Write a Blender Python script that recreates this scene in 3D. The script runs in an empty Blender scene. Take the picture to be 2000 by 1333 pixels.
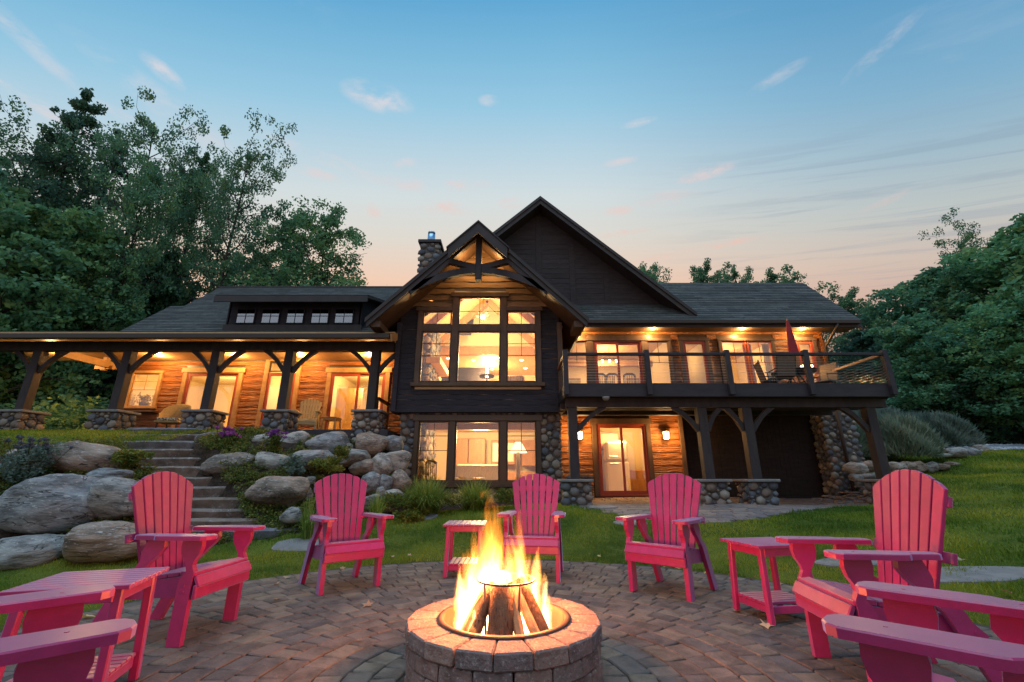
import bpy, bmesh, math, random
import numpy as np
from mathutils import Vector, Matrix, noise as mn
sc = bpy.context.scene
COL = sc.collection
R = random.Random(7)
PI = math.pi
# ------------------------------------------------------------------ camera
PITCH = math.radians(17.4); FPX = 853.0; EYE = 1.1
cam_d = bpy.data.cameras.new('camera'); cam = bpy.data.objects.new('camera', cam_d); COL.objects.link(cam)
cam_d.sensor_width = 36; cam_d.lens = 36 * FPX / 2000; cam_d.clip_end = 900; cam_d.clip_start = .05
cam.location = (0, 0, EYE); cam.rotation_euler = (PI / 2 + PITCH, 0, 0)
sc.camera = cam
sc.render.engine = 'CYCLES'
sc.cycles.use_denoising = True
sc.cycles.max_bounces = 6; sc.cycles.diffuse_bounces = 3; sc.cycles.glossy_bounces = 3
sc.cycles.transparent_max_bounces = 12; sc.cycles.volume_bounces = 0
sc.cycles.sample_clamp_indirect = 4; sc.cycles.caustics_reflective = False; sc.cycles.caustics_refractive = False
sc.cycles.volume_step_rate = 1.0; sc.cycles.volume_max_steps = 96
sc.view_settings.view_transform = 'Standard'; sc.view_settings.look = 'None'
sc.view_settings.exposure = .04; sc.view_settings.gamma = 1; sc.view_settings.use_curve_mapping = False

def s2l(c):
    return tuple(((v / 255) / 12.92 if v / 255 <= .04045 else ((v / 255 + .055) / 1.055) ** 2.4) for v in c)
def ray(px, py):
    u = (px - 1000) / FPX; v = (666.5 - py) / FPX
    return Vector((u, math.cos(PITCH) - v * math.sin(PITCH), math.sin(PITCH) + v * math.cos(PITCH)))
def at(px, py, Y):
    """point of the plane y = Y seen at pixel px, py of the photograph"""
    d = ray(px, py); return Vector((0, 0, EYE)) + d * (Y / d.y)
def atz(px, py, z=0.0):
    d = ray(px, py); return Vector((0, 0, EYE)) + d * ((z - EYE) / d.z)
def Xp(px, py, Y): return at(px, py, Y).x
def Zp(py, Y): return at(1000, py, Y).z

# ------------------------------------------------------------------ node helper
class NT:
    def __init__(s, tree): s.t = tree; s.n = tree.nodes; s.l = tree.links
    def new(s, typ, **kw):
        n = s.n.new(typ)
        for k, v in kw.items(): setattr(n, k, v)
        return n
    def put(s, sock, v):
        if v is None: return
        if isinstance(v, bpy.types.NodeSocket): s.l.new(v, sock)
        else: sock.default_value = v
    def m(s, op, a, b=None, c=None, clamp=False):
        n = s.n.new('ShaderNodeMath'); n.operation = op; n.use_clamp = clamp
        s.put(n.inputs[0], a); s.put(n.inputs[1], b); s.put(n.inputs[2], c); return n.outputs[0]
    def vm(s, op, a, b=None, out=0):
        n = s.n.new('ShaderNodeVectorMath'); n.operation = op
        s.put(n.inputs[0], a)
        if op == 'SCALE': s.put(n.inputs[3], b)
        else: s.put(n.inputs[1], b)
        return n.outputs['Value' if op in ('DOT_PRODUCT', 'LENGTH') else 0]
    def noise(s, vec, scale=5, detail=3, rough=.5, dist=0, col=False):
        n = s.n.new('ShaderNodeTexNoise'); s.put(n.inputs['Vector'], vec); s.put(n.inputs['Scale'], scale)
        n.inputs['Detail'].default_value = detail; n.inputs['Roughness'].default_value = rough; n.inputs['Distortion'].default_value = dist
        return n.outputs['Color' if col else 'Fac']
    def ramp(s, fac, stops, interp='LINEAR'):
        n = s.n.new('ShaderNodeValToRGB'); cr = n.color_ramp; cr.interpolation = interp
        while len(cr.elements) > 1: cr.elements.remove(cr.elements[-1])
        for i, (p, c) in enumerate(stops):
            e = cr.elements[0] if i == 0 else cr.elements.new(p)
            e.position = p; e.color = (*c[:3], 1)
        s.put(n.inputs[0], fac); return n.outputs[0]
    def mix(s, fac, a, b, blend='MIX'):
        n = s.n.new('ShaderNodeMix'); n.data_type = 'RGBA'; n.blend_type = blend; n.clamp_factor = True
        s.put(n.inputs[0], fac)
        for k, v in ((6, a), (7, b)):
            if not isinstance(v, bpy.types.NodeSocket): v = (*v[:3], 1)
            s.put(n.inputs[k], v)
        return n.outputs[2]
    def smooth(s, v, a, b):
        n = s.n.new('ShaderNodeMapRange'); n.interpolation_type = 'SMOOTHSTEP'
        s.put(n.inputs[0], v); s.put(n.inputs[1], a); s.put(n.inputs[2], b); return n.outputs[0]

# ------------------------------------------------------------------ world: dusk sky
W = bpy.data.worlds.new('World'); sc.world = W; W.use_nodes = True
w = NT(W.node_tree); w.n.clear()
tc = w.new('ShaderNodeTexCoord').outputs['Generated']
dirn = w.vm('NORMALIZE', tc)
sx = w.new('ShaderNodeSeparateXYZ'); w.l.new(dirn, sx.inputs[0])
dx, dy, dz = sx.outputs
# height over the glow: the afterglow lies low along the northern horizon and thins to the sides
el = w.m('DIVIDE', w.m('ARCTAN2', dz, w.m('SQRT', w.m('ADD', w.m('MULTIPLY', w.m('MULTIPLY', dx, dx), .22), w.m('MULTIPLY', dy, dy)))), PI / 2)
D = lambda deg: deg / 90
mid = w.ramp(el, [(0, s2l((236, 160, 128))), (D(18), s2l((240, 182, 150))), (D(25), s2l((246, 208, 182))), (D(30.5), s2l((226, 220, 210))), (D(35.5), s2l((214, 224, 226))), (D(40), s2l((190, 215, 228))), (D(45.5), s2l((154, 203, 229))), (D(50.5), s2l((128, 188, 222))), (D(55.5), s2l((98, 170, 215))), (D(64), s2l((66, 142, 196))), (1, s2l((50, 112, 172)))])
rgt = w.ramp(el, [(0, s2l((205, 150, 138))), (D(20), s2l((208, 172, 158))), (D(26), s2l((208, 192, 180))), (D(31), s2l((192, 198, 196))), (D(37), s2l((164, 190, 204))), (D(44), s2l((130, 178, 208))), (D(52), s2l((98, 160, 202))), (1, s2l((50, 112, 172)))])
azr = w.smooth(w.m('ARCTAN2', dx, dy), .1, .95)
sky = w.mix(azr, mid, rgt)
# behind the camera the dusk sky goes on as plain pale blue
back = w.ramp(el, [(0, s2l((196, 180, 190))), (D(15), s2l((190, 196, 212))), (D(35), s2l((160, 196, 220))), (D(60), s2l((90, 156, 204))), (1, s2l((50, 112, 172)))])
sky = w.mix(w.smooth(dy, .15, -.5), sky, back)
# thin high clouds
dzc = w.m('MAXIMUM', dz, .08)
cx = w.m('DIVIDE', dx, dzc); cy = w.m('DIVIDE', dy, dzc)
cv = w.new('ShaderNodeCombineXYZ'); w.put(cv.inputs[0], w.m('MULTIPLY', cx, .55)); w.put(cv.inputs[1], w.m('ADD', w.m('MULTIPLY', cy, 1.5), w.m('MULTIPLY', cx, .35)))
n1 = w.noise(cv.outputs[0], 2.2, 7, .62, .6)
n2 = w.noise(w.vm('ADD', cv.outputs[0], (3.3, 7.1, 0)), .9, 2, .5)
wisp = w.m('MULTIPLY', w.smooth(n1, .56, .8), w.smooth(n2, .45, .7))
sky = w.mix(w.m('MULTIPLY', wisp, .28), sky, w.mix(w.smooth(el, D(28), D(45)), s2l((252, 196, 176)), s2l((214, 220, 228))))
# grey streaks to the right
gv = w.new('ShaderNodeCombineXYZ'); w.put(gv.inputs[0], w.m('MULTIPLY', w.m('ARCTAN2', dx, dy), 2.2)); w.put(gv.inputs[1], w.m('ADD', w.m('MULTIPLY', el, 60), w.m('MULTIPLY', w.m('ARCTAN2', dx, dy), -1.2)))
g1 = w.noise(gv.outputs[0], 1.1, 6, .65, .5)
gm = w.m('MULTIPLY', w.smooth(g1, .47, .62), w.m('MULTIPLY', w.smooth(w.m('ARCTAN2', dx, dy), .25, .75), w.m('MULTIPLY', w.smooth(el, D(44), D(36)), w.smooth(el, D(16), D(22)))))
sky = w.mix(w.m('MULTIPLY', gm, .26), sky, s2l((128, 148, 172)))
# small pink puffs: (px, py, half width deg, half height deg, strength)
pn = w.noise(w.vm('MULTIPLY', dirn, (1, 1, 2.5)), 14, 6, .65, .3)
pn = w.smooth(pn, .38, .72)
tot = None
for px, py, a, b, k, tilt in [(738, 190, 3.0, 1.2, 1, 0), (955, 197, 1, .5, .8, 0), (318, 139, 1.5, .6, .9, .3), (1247, 240, 1.6, .35, .9, 0), (1380, 338, 2.4, .6, 1, 0), (1213, 316, 1.6, .4, .6, 0), (865, 405, 2.8, .7, .9, 0), (910, 362, 2.4, .6, .8, -.1), (790, 320, 1.2, .5, .8, -.4), (790, 357, 2.2, .8, .6, 0), (1300, 388, 3, .7, .55, .1), (1210, 412, 1.4, .5, .7, 0), (615, 338, 2.4, .5, .7, 0), (640, 312, 5.5, .6, .75, .1), (1000, 397, 1.4, .6, .7, 0), (730, 413, .7, .8, .6, -.6), (60, 195, 5, .5, .9, .22), (250, 232, 2, .4, .7, .1), (330, 210, 6, 1.0, .5, .3), (30, 58, 5, .6, .6, .4), (1720, 95, 2.6, .5, .6, -.35), (1520, 150, 2.2, .5, .5, -.1), (1370, 486, 6, .35, .8, 0), (1210, 456, 3, .35, .6, 0), (1740, 390, 2, .3, .6, -.1)]:
    d = ray(px, py).normalized(); h = Vector((0, 0, 1)).cross(d).normalized(); h = -h; v = d.cross(h).normalized()
    if v.z < 0: v = -v
    hh = h * math.cos(tilt) - v * math.sin(tilt); vv = v * math.cos(tilt) + h * math.sin(tilt)
    p = w.m('DIVIDE', w.vm('DOT_PRODUCT', dirn, tuple(hh)), math.radians(a) * 1.0)
    q = w.m('DIVIDE', w.vm('DOT_PRODUCT', dirn, tuple(vv)), math.radians(b) * 1.0)
    r2 = w.m('ADD', w.m('MULTIPLY', p, p), w.m('MULTIPLY', q, q))
    f = w.m('MULTIPLY', w.m('MAXIMUM', w.m('SUBTRACT', 1, w.m('MULTIPLY', r2, .5)), 0), k)
    f = w.m('MULTIPLY', f, w.m('GREATER_THAN', w.vm('DOT_PRODUCT', dirn, tuple(d)), 0))
    tot = f if tot is None else w.m('MAXIMUM', tot, f)
pf = w.m('MULTIPLY', w.m('MULTIPLY', tot, pn), .85)
sky = w.mix(pf, sky, w.mix(w.smooth(el, D(28), D(45)), s2l((250, 192, 176)), s2l((232, 222, 224))))
# physical sky, sun just on the horizon, added faintly over the graded dusk
ns = w.new('ShaderNodeTexSky', sky_type='NISHITA'); ns.sun_disc = False; ns.sun_elevation = math.radians(1.0); ns.sun_rotation = math.radians(208)
bg1 = w.new('ShaderNodeBackground'); w.put(bg1.inputs[0], sky); bg1.inputs[1].default_value = 0.94
bg2 = w.new('ShaderNodeBackground'); w.put(bg2.inputs[0], ns.outputs[0]); bg2.inputs[1].default_value = 0.01
ad = w.new('ShaderNodeAddShader'); w.l.new(bg1.outputs[0], ad.inputs[0]); w.l.new(bg2.outputs[0], ad.inputs[1])
wo = w.new('ShaderNodeOutputWorld'); w.l.new(ad.outputs[0], wo.inputs[0])
W.cycles.sampling_method = 'MANUAL'; W.cycles.sample_map_resolution = 512

# wide sun lamp added as skylight fill, high behind the camera
sl = bpy.data.lights.new('sun', 'SUN'); sl.energy = 1.6; sl.angle = math.radians(55); sl.color = (.68, .82, 1.0)
so = bpy.data.objects.new('sun', sl); COL.objects.link(so); so.rotation_euler = (math.radians(14), 0, math.radians(-28))

WARM = (1.0, .56, .20)
def lamp(name, loc, power, color=WARM, size=.06, typ='POINT', **kw):
    l = bpy.data.lights.new(name, typ); l.energy = power; l.color = color
    if typ == 'AREA': l.size = size
    else: l.shadow_soft_size = size
    for k, v in kw.items(): setattr(l, k, v)
    o = bpy.data.objects.new(name, l); COL.objects.link(o); o.location = loc
    return o

# ------------------------------------------------------------------ materials
MATS = {}
def mat(name, c1, c2=None, scale=6, stretch=(1, 1, 1), rough=.7, bump=0, bscale=None, detail=4, spec=.4, per=0, coord='Object', c3=None, bdist=.02, metal=0, contrast=(.3, .7), island=False, coat=0, sheen=0):
    if name in MATS: return MATS[name]
    m_ = bpy.data.materials.new(name); m_.use_nodes = True; t = NT(m_.node_tree); t.n.clear()
    out = t.new('ShaderNodeOutputMaterial'); bs = t.new('ShaderNodeBsdfPrincipled'); t.l.new(bs.outputs[0], out.inputs[0])
    co = t.new('ShaderNodeTexCoord').outputs[coord]
    rnd = None
    if per or island:
        rnd = t.new('ShaderNodeObjectInfo').outputs['Random']
        if island:
            at_ = t.new('ShaderNodeAttribute'); at_.attribute_name = 'rnd'
            rnd = t.m('FRACT', t.m('ADD', rnd, at_.outputs['Fac']))
        off = t.new('ShaderNodeCombineXYZ'); t.put(off.inputs[0], t.m('MULTIPLY', rnd, 37)); t.put(off.inputs[1], t.m('MULTIPLY', rnd, 91))
        co = t.vm('ADD', co, off.outputs[0])
    vec = t.vm('MULTIPLY', co, stretch)
    c = c1
    if c2 is not None:
        f = t.smooth(t.noise(vec, scale, detail, .6), contrast[0], contrast[1])
        c = t.mix(f, c1, c2)
        if c3 is not None:
            c = t.mix(t.smooth(t.noise(vec, scale * 4.3, 3, .6), .5, .75), c, c3)
    if rnd is not None and per:
        c = t.mix(1, c, t.ramp(rnd, [(0, (1 - per,) * 3), (.5, (1,) * 3), (1, (1 + per,) * 3)]), 'MULTIPLY')
    if isinstance(c, tuple): bs.inputs['Base Color'].default_value = (*c, 1)
    else: t.l.new(c, bs.inputs['Base Color'])
    bs.inputs['Roughness'].default_value = rough; bs.inputs['Specular IOR Level'].default_value = spec; bs.inputs['Metallic'].default_value = metal
    if sheen: bs.inputs['Sheen Weight'].default_value = sheen; bs.inputs['Sheen Roughness'].default_value = .35; bs.inputs['Sheen Tint'].default_value = (.42, .62, 1, 1)  # blue tint puts skylight on upward faces into the material
    if coat: bs.inputs['Coat Weight'].default_value = coat; bs.inputs['Coat Roughness'].default_value = .28
    if bump:
        bn = t.new('ShaderNodeBump'); bn.inputs['Strength'].default_value = bump; bn.inputs['Distance'].default_value = bdist
        t.put(bn.inputs['Height'], t.noise(vec, bscale or scale * 3, 5, .6)); t.l.new(bn.outputs[0], bs.inputs['Normal'])
    MATS[name] = m_; return m_

def ramp_mat(name, cols, rough=.8, bump=.4, bscale=14, nscale=5, dark=.6, speck=None, spec=.3, coord='Object', stretch=None, crack=False):
    """one colour out of several for each object or island, mottled by noise"""
    m_ = bpy.data.materials.new(name); m_.use_nodes = True; t = NT(m_.node_tree); t.n.clear()
    out = t.new('ShaderNodeOutputMaterial'); bs = t.new('ShaderNodeBsdfPrincipled'); t.l.new(bs.outputs[0], out.inputs[0])
    co = t.new('ShaderNodeTexCoord').outputs[coord]
    at_ = t.new('ShaderNodeAttribute'); at_.attribute_name = 'rnd'
    rnd = t.m('FRACT', t.m('ADD', t.new('ShaderNodeObjectInfo').outputs['Random'], at_.outputs['Fac']))
    off = t.new('ShaderNodeCombineXYZ'); t.put(off.inputs[0], t.m('MULTIPLY', rnd, 57)); t.put(off.inputs[2], t.m('MULTIPLY', rnd, 31))
    co = t.vm('ADD', co, off.outputs[0])
    if stretch: co = t.vm('MULTIPLY', co, stretch)
    c = t.ramp(rnd, [(i / len(cols), q) for i, q in enumerate(cols)], 'CONSTANT')
    f = t.noise(co, nscale, 5, .65)
    c = t.mix(t.smooth(f, .35, .7), c, t.mix(1, c, (dark,) * 3, 'MULTIPLY'))
    if speck is not None: c = t.mix(t.smooth(t.noise(co, nscale * 5, 3, .7), .55, .7), c, speck)
    hgt = t.noise(co, bscale, 6, .65)
    if crack:
        ck = t.m('ABSOLUTE', t.m('SUBTRACT', t.noise(co, 1.1, 3, .55, 1.2), .5)); ck = t.m('MULTIPLY', t.smooth(ck, .014, .002), t.smooth(t.noise(co, .9, 1), .42, .6))
        c = t.mix(t.m('MULTIPLY', ck, .8), c, (.05, .045, .04)); hgt = t.m('SUBTRACT', hgt, t.m('MULTIPLY', ck, 1.2))
        c = t.mix(t.smooth(t.noise(co, 3.1, 5, .7), .62, .72), c, (.12, .13, .11))
    t.l.new(c, bs.inputs['Base Color']); bs.inputs['Roughness'].default_value = rough; bs.inputs['Specular IOR Level'].default_value = spec
    bn = t.new('ShaderNodeBump'); bn.inputs['Strength'].default_value = bump; bn.inputs['Distance'].default_value = .02
    t.put(bn.inputs['Height'], hgt); t.l.new(bn.outputs[0], bs.inputs['Normal'])
    MATS[name] = m_; return m_

def emit_mat(name, col, strength):
    m_ = bpy.data.materials.new(name); m_.use_nodes = True; t = NT(m_.node_tree); t.n.clear()
    out = t.new('ShaderNodeOutputMaterial'); e = t.new('ShaderNodeEmission'); e.inputs[0].default_value = (*col, 1); e.inputs[1].default_value = strength
    t.l.new(e.outputs[0], out.inputs[0]); MATS[name] = m_; return m_
def glass_mat(name='window_glass', tint=(.97, .97, .95), refl=.09):
    m_ = bpy.data.materials.new(name); m_.use_nodes = True; t = NT(m_.node_tree); t.n.clear()
    out = t.new('ShaderNodeOutputMaterial'); tr = t.new('ShaderNodeBsdfTransparent'); tr.inputs[0].default_value = (*tint, 1)
    gl = t.new('ShaderNodeBsdfGlossy'); gl.inputs['Roughness'].default_value = .02
    mx = t.new('ShaderNodeMixShader'); mx.inputs[0].default_value = refl
    t.l.new(tr.outputs[0], mx.inputs[1]); t.l.new(gl.outputs[0], mx.inputs[2]); t.l.new(mx.outputs[0], out.inputs[0]); MATS[name] = m_; return m_

M_log = mat('hewn_log', (.26, .080, .014), (.35, .115, .020), 1.3, (1, 1, 6), .36, .9, 2.3, per=.2, c3=(.22, .070, .014), bdist=.13, spec=.6)
M_dark = mat('dark_siding', (.020, .017, .021), (.034, .028, .033), 3, (1, 1, 5), .7, .6, 8, per=.12, bdist=.02, spec=.3)
M_gable = mat('gable_siding', (.036, .026, .025), (.052, .038, .035), 3, (1, 1, 5), .75, .5, 8, per=.10, bdist=.02, spec=.3)
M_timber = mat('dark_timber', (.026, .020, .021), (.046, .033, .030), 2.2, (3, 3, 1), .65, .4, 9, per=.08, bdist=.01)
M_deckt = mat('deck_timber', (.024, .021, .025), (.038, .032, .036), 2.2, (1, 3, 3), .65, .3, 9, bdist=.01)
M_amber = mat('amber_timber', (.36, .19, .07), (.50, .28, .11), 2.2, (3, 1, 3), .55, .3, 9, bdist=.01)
M_trim = mat('window_trim', (.075, .042, .024), (.12, .068, .038), 3, (2, 2, 1), .6, .25, 10, bdist=.01)
M_red = mat('red_door_frame', (.28, .045, .02), (.34, .06, .025), 3, (1, 1, 1), .45, 0)
M_fascia = mat('fascia_brown', (.032, .025, .022), (.048, .036, .030), 3, (1, 1, 1), .6, .2, 10, bdist=.008)
M_shingle = mat('shingle', (.048, .050, .044), (.088, .088, .076), 2.2, (1, 1, 1), .85, .7, 60, per=.28, c3=(.032, .034, .032), bdist=.01, island=True, coord='Object')
M_mortar = mat('mortar', (.085, .075, .065), (.13, .115, .10), 8, (1, 1, 1), .95, .6, 40)
M_stone = ramp_mat('river_stone', [(.20, .17, .15), (.30, .25, .20), (.14, .14, .15), (.36, .30, .23), (.22, .16, .12), (.17, .18, .19), (.28, .20, .15), (.10, .10, .11)], .75, .25, 9, 6)
M_cap = mat('cap_stone', (.17, .16, .15), (.25, .23, .21), 5, (1, 1, 1), .8, .5, 22, bdist=.01)
M_boulder = ramp_mat('boulder_granite', [(.36, .345, .31), (.42, .38, .32), (.30, .30, .29), (.47, .42, .35), (.26, .21, .165), (.36, .27, .20)], .85, 1.0, 4.5, 1.5, .30, (.46, .44, .40), stretch=(1, 1, 2.2), crack=True)
M_slab = ramp_mat('slab_stone', [(.26, .25, .25), (.28, .21, .16), (.20, .20, .22), (.27, .21, .17)], .85, 1.0, 7, 2.4, .45, (.32, .31, .29))
M_paver = ramp_mat('paver', [(.175, .142, .115), (.205, .168, .132), (.15, .128, .108), (.22, .178, .13), (.18, .138, .11), (.145, .13, .115)], .8, 1.0, 22, 4.5, .5)
M_block = ramp_mat('pit_block', [(.32, .205, .16), (.26, .175, .145), (.35, .23, .175), (.28, .20, .165), (.23, .17, .15)], .85, 1.0, 34, 9, .66, (.38, .33, .29))
M_pink = mat('pink_poly_lumber', (.38, .011, .095), (.46, .016, .118), 14, (1, 1, 1), .38, .12, 160, spec=.6, bdist=.003, per=.12, coat=.3, sheen=1.0, c3=(.36, .022, .12))
M_steel = mat('pit_steel', (.14, .07, .04), (.22, .12, .07), 7, (1, 1, 1), .5, .1, 20, metal=.4)
M_iron = mat('black_iron', (.05, .045, .04), None, rough=.5, metal=.5)
M_bark = mat('log_bark', (.16, .075, .035), (.30, .15, .07), 6, (3, 3, 1), .8, .9, 30, c3=(.05, .03, .02), bdist=.02)
M_split = mat('log_split', (.42, .24, .11), (.55, .33, .16), 6, (4, 4, 1), .8, .5, 30, bdist=.01)
M_trunk = mat('tree_bark', (.035, .028, .022), (.065, .052, .042), 4, (3, 3, 1), .9, .6, 14)
M_cream = mat('cream_wall', (.66, .52, .31), (.70, .56, .35), 2, rough=.8)
M_woodc = mat('wood_ceiling', (.46, .27, .12), (.55, .34, .16), 2, (6, 1, 6), .55, .2, 10)
M_cab = mat('cabinet_wood', (.30, .15, .06), (.38, .2, .09), 3, (4, 4, 1), .5)
M_white = mat('white_cabinet', (.75, .70, .58), rough=.5)
M_fridge = mat('cream_enamel', (.80, .76, .55), rough=.25, spec=.6)
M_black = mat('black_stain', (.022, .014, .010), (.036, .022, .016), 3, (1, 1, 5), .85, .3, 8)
M_pine = mat('knotty_pine', (.55, .33, .12), (.65, .42, .18), 3, (4, 4, 1), .5)
M_chairw = mat('pale_yellow_wood', (.62, .50, .24), (.68, .56, .30), 5, rough=.55)
M_fab = mat('cream_upholstery', (.62, .52, .36), (.48, .38, .26), 12, (6, 1, 1), .9)
M_darkw = mat('dark_chair_wood', (.07, .04, .02), None, rough=.4)
M_gut = mat("gutter_bronze", (.05, .034, .024), None, rough=.45, metal=.2)
M_cable = mat('steel_cable', (.55, .5, .42), None, rough=.3, metal=.9)
M_umb = mat('red_canvas', (.24, .018, .020), (.30, .024, .026), 8, rough=.85)
M_blue = mat('steel_flue', (.30, .50, .70), None, rough=.3, metal=.8)
M_glass = glass_mat(); M_glassd = glass_mat('dormer_glass', (.5, .5, .5), .42)
M_bulb = emit_mat('lamp_glow', (1, .72, .36), 26); M_can = emit_mat('can_light_glow', (1, .70, .34), 14)
M_lant = emit_mat('lantern_glow', (1, .62, .22), 22); M_shade = emit_mat('lamp_shade_glow', (1, .74, .40), 2.6)

# ------------------------------------------------------------------ objects
def tag(o, label=None, cat=None, group=None, kind=None):
    if label: o['label'] = label
    if cat: o['category'] = cat
    if group: o['group'] = group
    if kind: o['kind'] = kind
    return o
def empty(name, loc=(0, 0, 0), rz=0, parent=None):
    o = bpy.data.objects.new(name, None); COL.objects.link(o); o.location = loc; o.rotation_euler = (0, 0, rz); o.empty_display_size = .1
    if parent: o.parent = parent
    return o
def thing(name, label, cat, loc=(0, 0, 0), rz=0, group=None): return tag(empty(name, loc, rz), label, cat, group)
def link(name, me, parent=None, loc=(0, 0, 0), rot=(0, 0, 0), scale=(1, 1, 1)):
    o = bpy.data.objects.new(name, me); COL.objects.link(o); o.location = loc; o.rotation_euler = rot; o.scale = scale
    if parent is not None: o.parent = parent
    return o
def copy_tree(o, parent=None):
    c = o.copy(); COL.objects.link(c); c.parent = parent
    for ch in list(o.children): copy_tree(ch, c)
    return c
def wpos(o):
    p = Vector((0, 0, 0))
    while o is not None: p += o.location; o = o.parent
    return p
class MB:
    def __init__(s): s.v = []; s.f = []; s.r = []
    def add(s, vs, fs, r=None):
        b = len(s.v); s.v += [tuple(q) for q in vs]; s.f += [tuple(i + b for i in q) for q in fs]
        if r is not None: s.r += [r] * len(vs)
        return s
    def box(s, x0, x1, y0, y1, z0, z1, r=None):
        vs = [(x, y, z) for x in (x0, x1) for y in (y0, y1) for z in (z0, z1)]
        return s.add(vs, [(0, 1, 3, 2), (4, 6, 7, 5), (0, 4, 5, 1), (2, 3, 7, 6), (0, 2, 6, 4), (1, 5, 7, 3)], r)
    def cbox(s, x0, x1, y0, y1, z0, z1, c=.006, r=None, M=None):
        cx, cy, cz = (x0 + x1) / 2, (y0 + y1) / 2, (z0 + z1) / 2; hx, hy, hz = abs(x1 - x0) / 2, abs(y1 - y0) / 2, abs(z1 - z0) / 2
        c = min(c, hx * .45, hy * .45, hz * .45); vs = []; idx = {}
        for i in (-1, 1):
            for j in (-1, 1):
                for k in (-1, 1):
                    for a in range(3):
                        p = [hx - c, hy - c, hz - c]; p[a] += c
                        idx[i, j, k, a] = len(vs); vs.append((cx + i * p[0], cy + j * p[1], cz + k * p[2]))
        fs = []
        for a in range(3):
            b, d = (a + 1) % 3, (a + 2) % 3
            for sg in (-1, 1):
                q = []
                for (m, n) in ((-1, -1), (1, -1), (1, 1), (-1, 1)):
                    e = [0, 0, 0]; e[a] = sg; e[b] = m; e[d] = n; q.append(idx[(*e, a)])
                fs.append(tuple(q if sg > 0 else q[::-1]))
            for m in (-1, 1):
                for n in (-1, 1):
                    q = []
                    for sg in (-1, 1):
                        e = [0, 0, 0]; e[a] = sg; e[b] = m; e[d] = n; q.append((idx[(*e, b)], idx[(*e, d)]))
                    f = (q[0][0], q[1][0], q[1][1], q[0][1]); fs.append(f if m * n > 0 else f[::-1])
        for i in (-1, 1):
            for j in (-1, 1):
                for k in (-1, 1):
                    f = tuple(idx[i, j, k, a] for a in range(3)); fs.append(f if i * j * k > 0 else f[::-1])
        if M is not None: vs = [M @ Vector(q) for q in vs]
        return s.add(vs, fs, r)
    def beam(s, p0, p1, wd, ht, up=(0, 0, 1), c=.006, ends=0):
        p0 = Vector(p0); p1 = Vector(p1); d = (p1 - p0); L = d.length; d.normalize(); u = Vector(up); sd = d.cross(u).normalized(); u = sd.cross(d)
        M = Matrix((sd, d, u)).transposed().to_4x4(); M.translation = (p0 + p1) / 2
        return s.cbox(-wd / 2, wd / 2, -L / 2 - ends, L / 2 + ends, -ht / 2, ht / 2, c, M=M)
    def path(s, pts, wd, ht, side):
        """rectangular section swept along pts; wd along side, ht across"""
        side = Vector(side).normalized(); n = len(pts); pts = [Vector(p) for p in pts]; vs = []
        for i, p in enumerate(pts):
            d = (pts[min(i + 1, n - 1)] - pts[max(i - 1, 0)]).normalized(); u = side.cross(d).normalized()
            hh = ht[i] if isinstance(ht, (list, tuple)) else ht
            for a, b in ((-1, -1), (1, -1), (1, 1), (-1, 1)): vs.append(p + side * a * wd / 2 + u * b * hh / 2)
        fs = []
        for i in range(n - 1):
            for k in range(4): fs.append((i * 4 + k, i * 4 + (k + 1) % 4, i * 4 + 4 + (k + 1) % 4, i * 4 + 4 + k))
        fs += [(3, 2, 1, 0), tuple((n - 1) * 4 + k for k in range(4))]
        return s.add(vs, fs)
    def prism(s, poly, axis, a0, a1, r=None):
        n = len(poly); vs = []
        for a in (a0, a1):
            for (p, q) in poly: vs.append({'x': (a, p, q), 'y': (p, a, q), 'z': (p, q, a)}[axis])
        return s.add(vs, [tuple(range(n))[::-1], tuple(range(n, 2 * n))] + [(i, (i + 1) % n, n + (i + 1) % n, n + i) for i in range(n)], r)
    def tube(s, pts, rad, n=8, r=None):
        pts = [Vector(p) for p in pts]; m_ = len(pts); vs = []
        for i, p in enumerate(pts):
            d = (pts[min(i + 1, m_ - 1)] - pts[max(i - 1, 0)]).normalized(); a = d.orthogonal().normalized() if abs(d.z) < .99 else Vector((1, 0, 0)); 
            if abs(d.z) < .99: a = d.cross(Vector((0, 0, 1))).normalized()
            b = d.cross(a); rr = rad[i] if isinstance(rad, (list, tuple)) else rad
            for k in range(n):
                t = 2 * PI * k / n; vs.append(p + (a * math.cos(t) + b * math.sin(t)) * rr)
        fs = [(i * n + k, i * n + (k + 1) % n, (i + 1) * n + (k + 1) % n, (i + 1) * n + k) for i in range(m_ - 1) for k in range(n)]
        fs += [tuple(range(n))[::-1], tuple((m_ - 1) * n + k for k in range(n))]
        return s.add(vs, fs, r)
    def lathe(s, prof, n=24, c=(0, 0, 0)):
        m_ = len(prof); vs = [(c[0] + p * math.cos(2 * PI * k / n), c[1] + p * math.sin(2 * PI * k / n), c[2] + z) for p, z in prof for k in range(n)]
        return s.add(vs, [(i * n + k, i * n + (k + 1) % n, (i + 1) * n + (k + 1) % n, (i + 1) * n + k) for i in range(m_ - 1) for k in range(n)])
    def mesh(s, name, mt=None, smooth=False):
        me = bpy.data.meshes.new(name); me.from_pydata([tuple(q) for q in s.v], [], s.f)
        bm = bmesh.new(); bm.from_mesh(me); bmesh.ops.recalc_face_normals(bm, faces=bm.faces); bm.to_mesh(me); bm.free()
        if s.r and len(s.r) == len(s.v):
            a = me.attributes.new('rnd', 'FLOAT', 'POINT'); a.data.foreach_set('value', s.r)
        if mt: me.materials.append(mt)
        if smooth: me.polygons.foreach_set('use_smooth', [True] * len(me.polygons))
        return me
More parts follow.
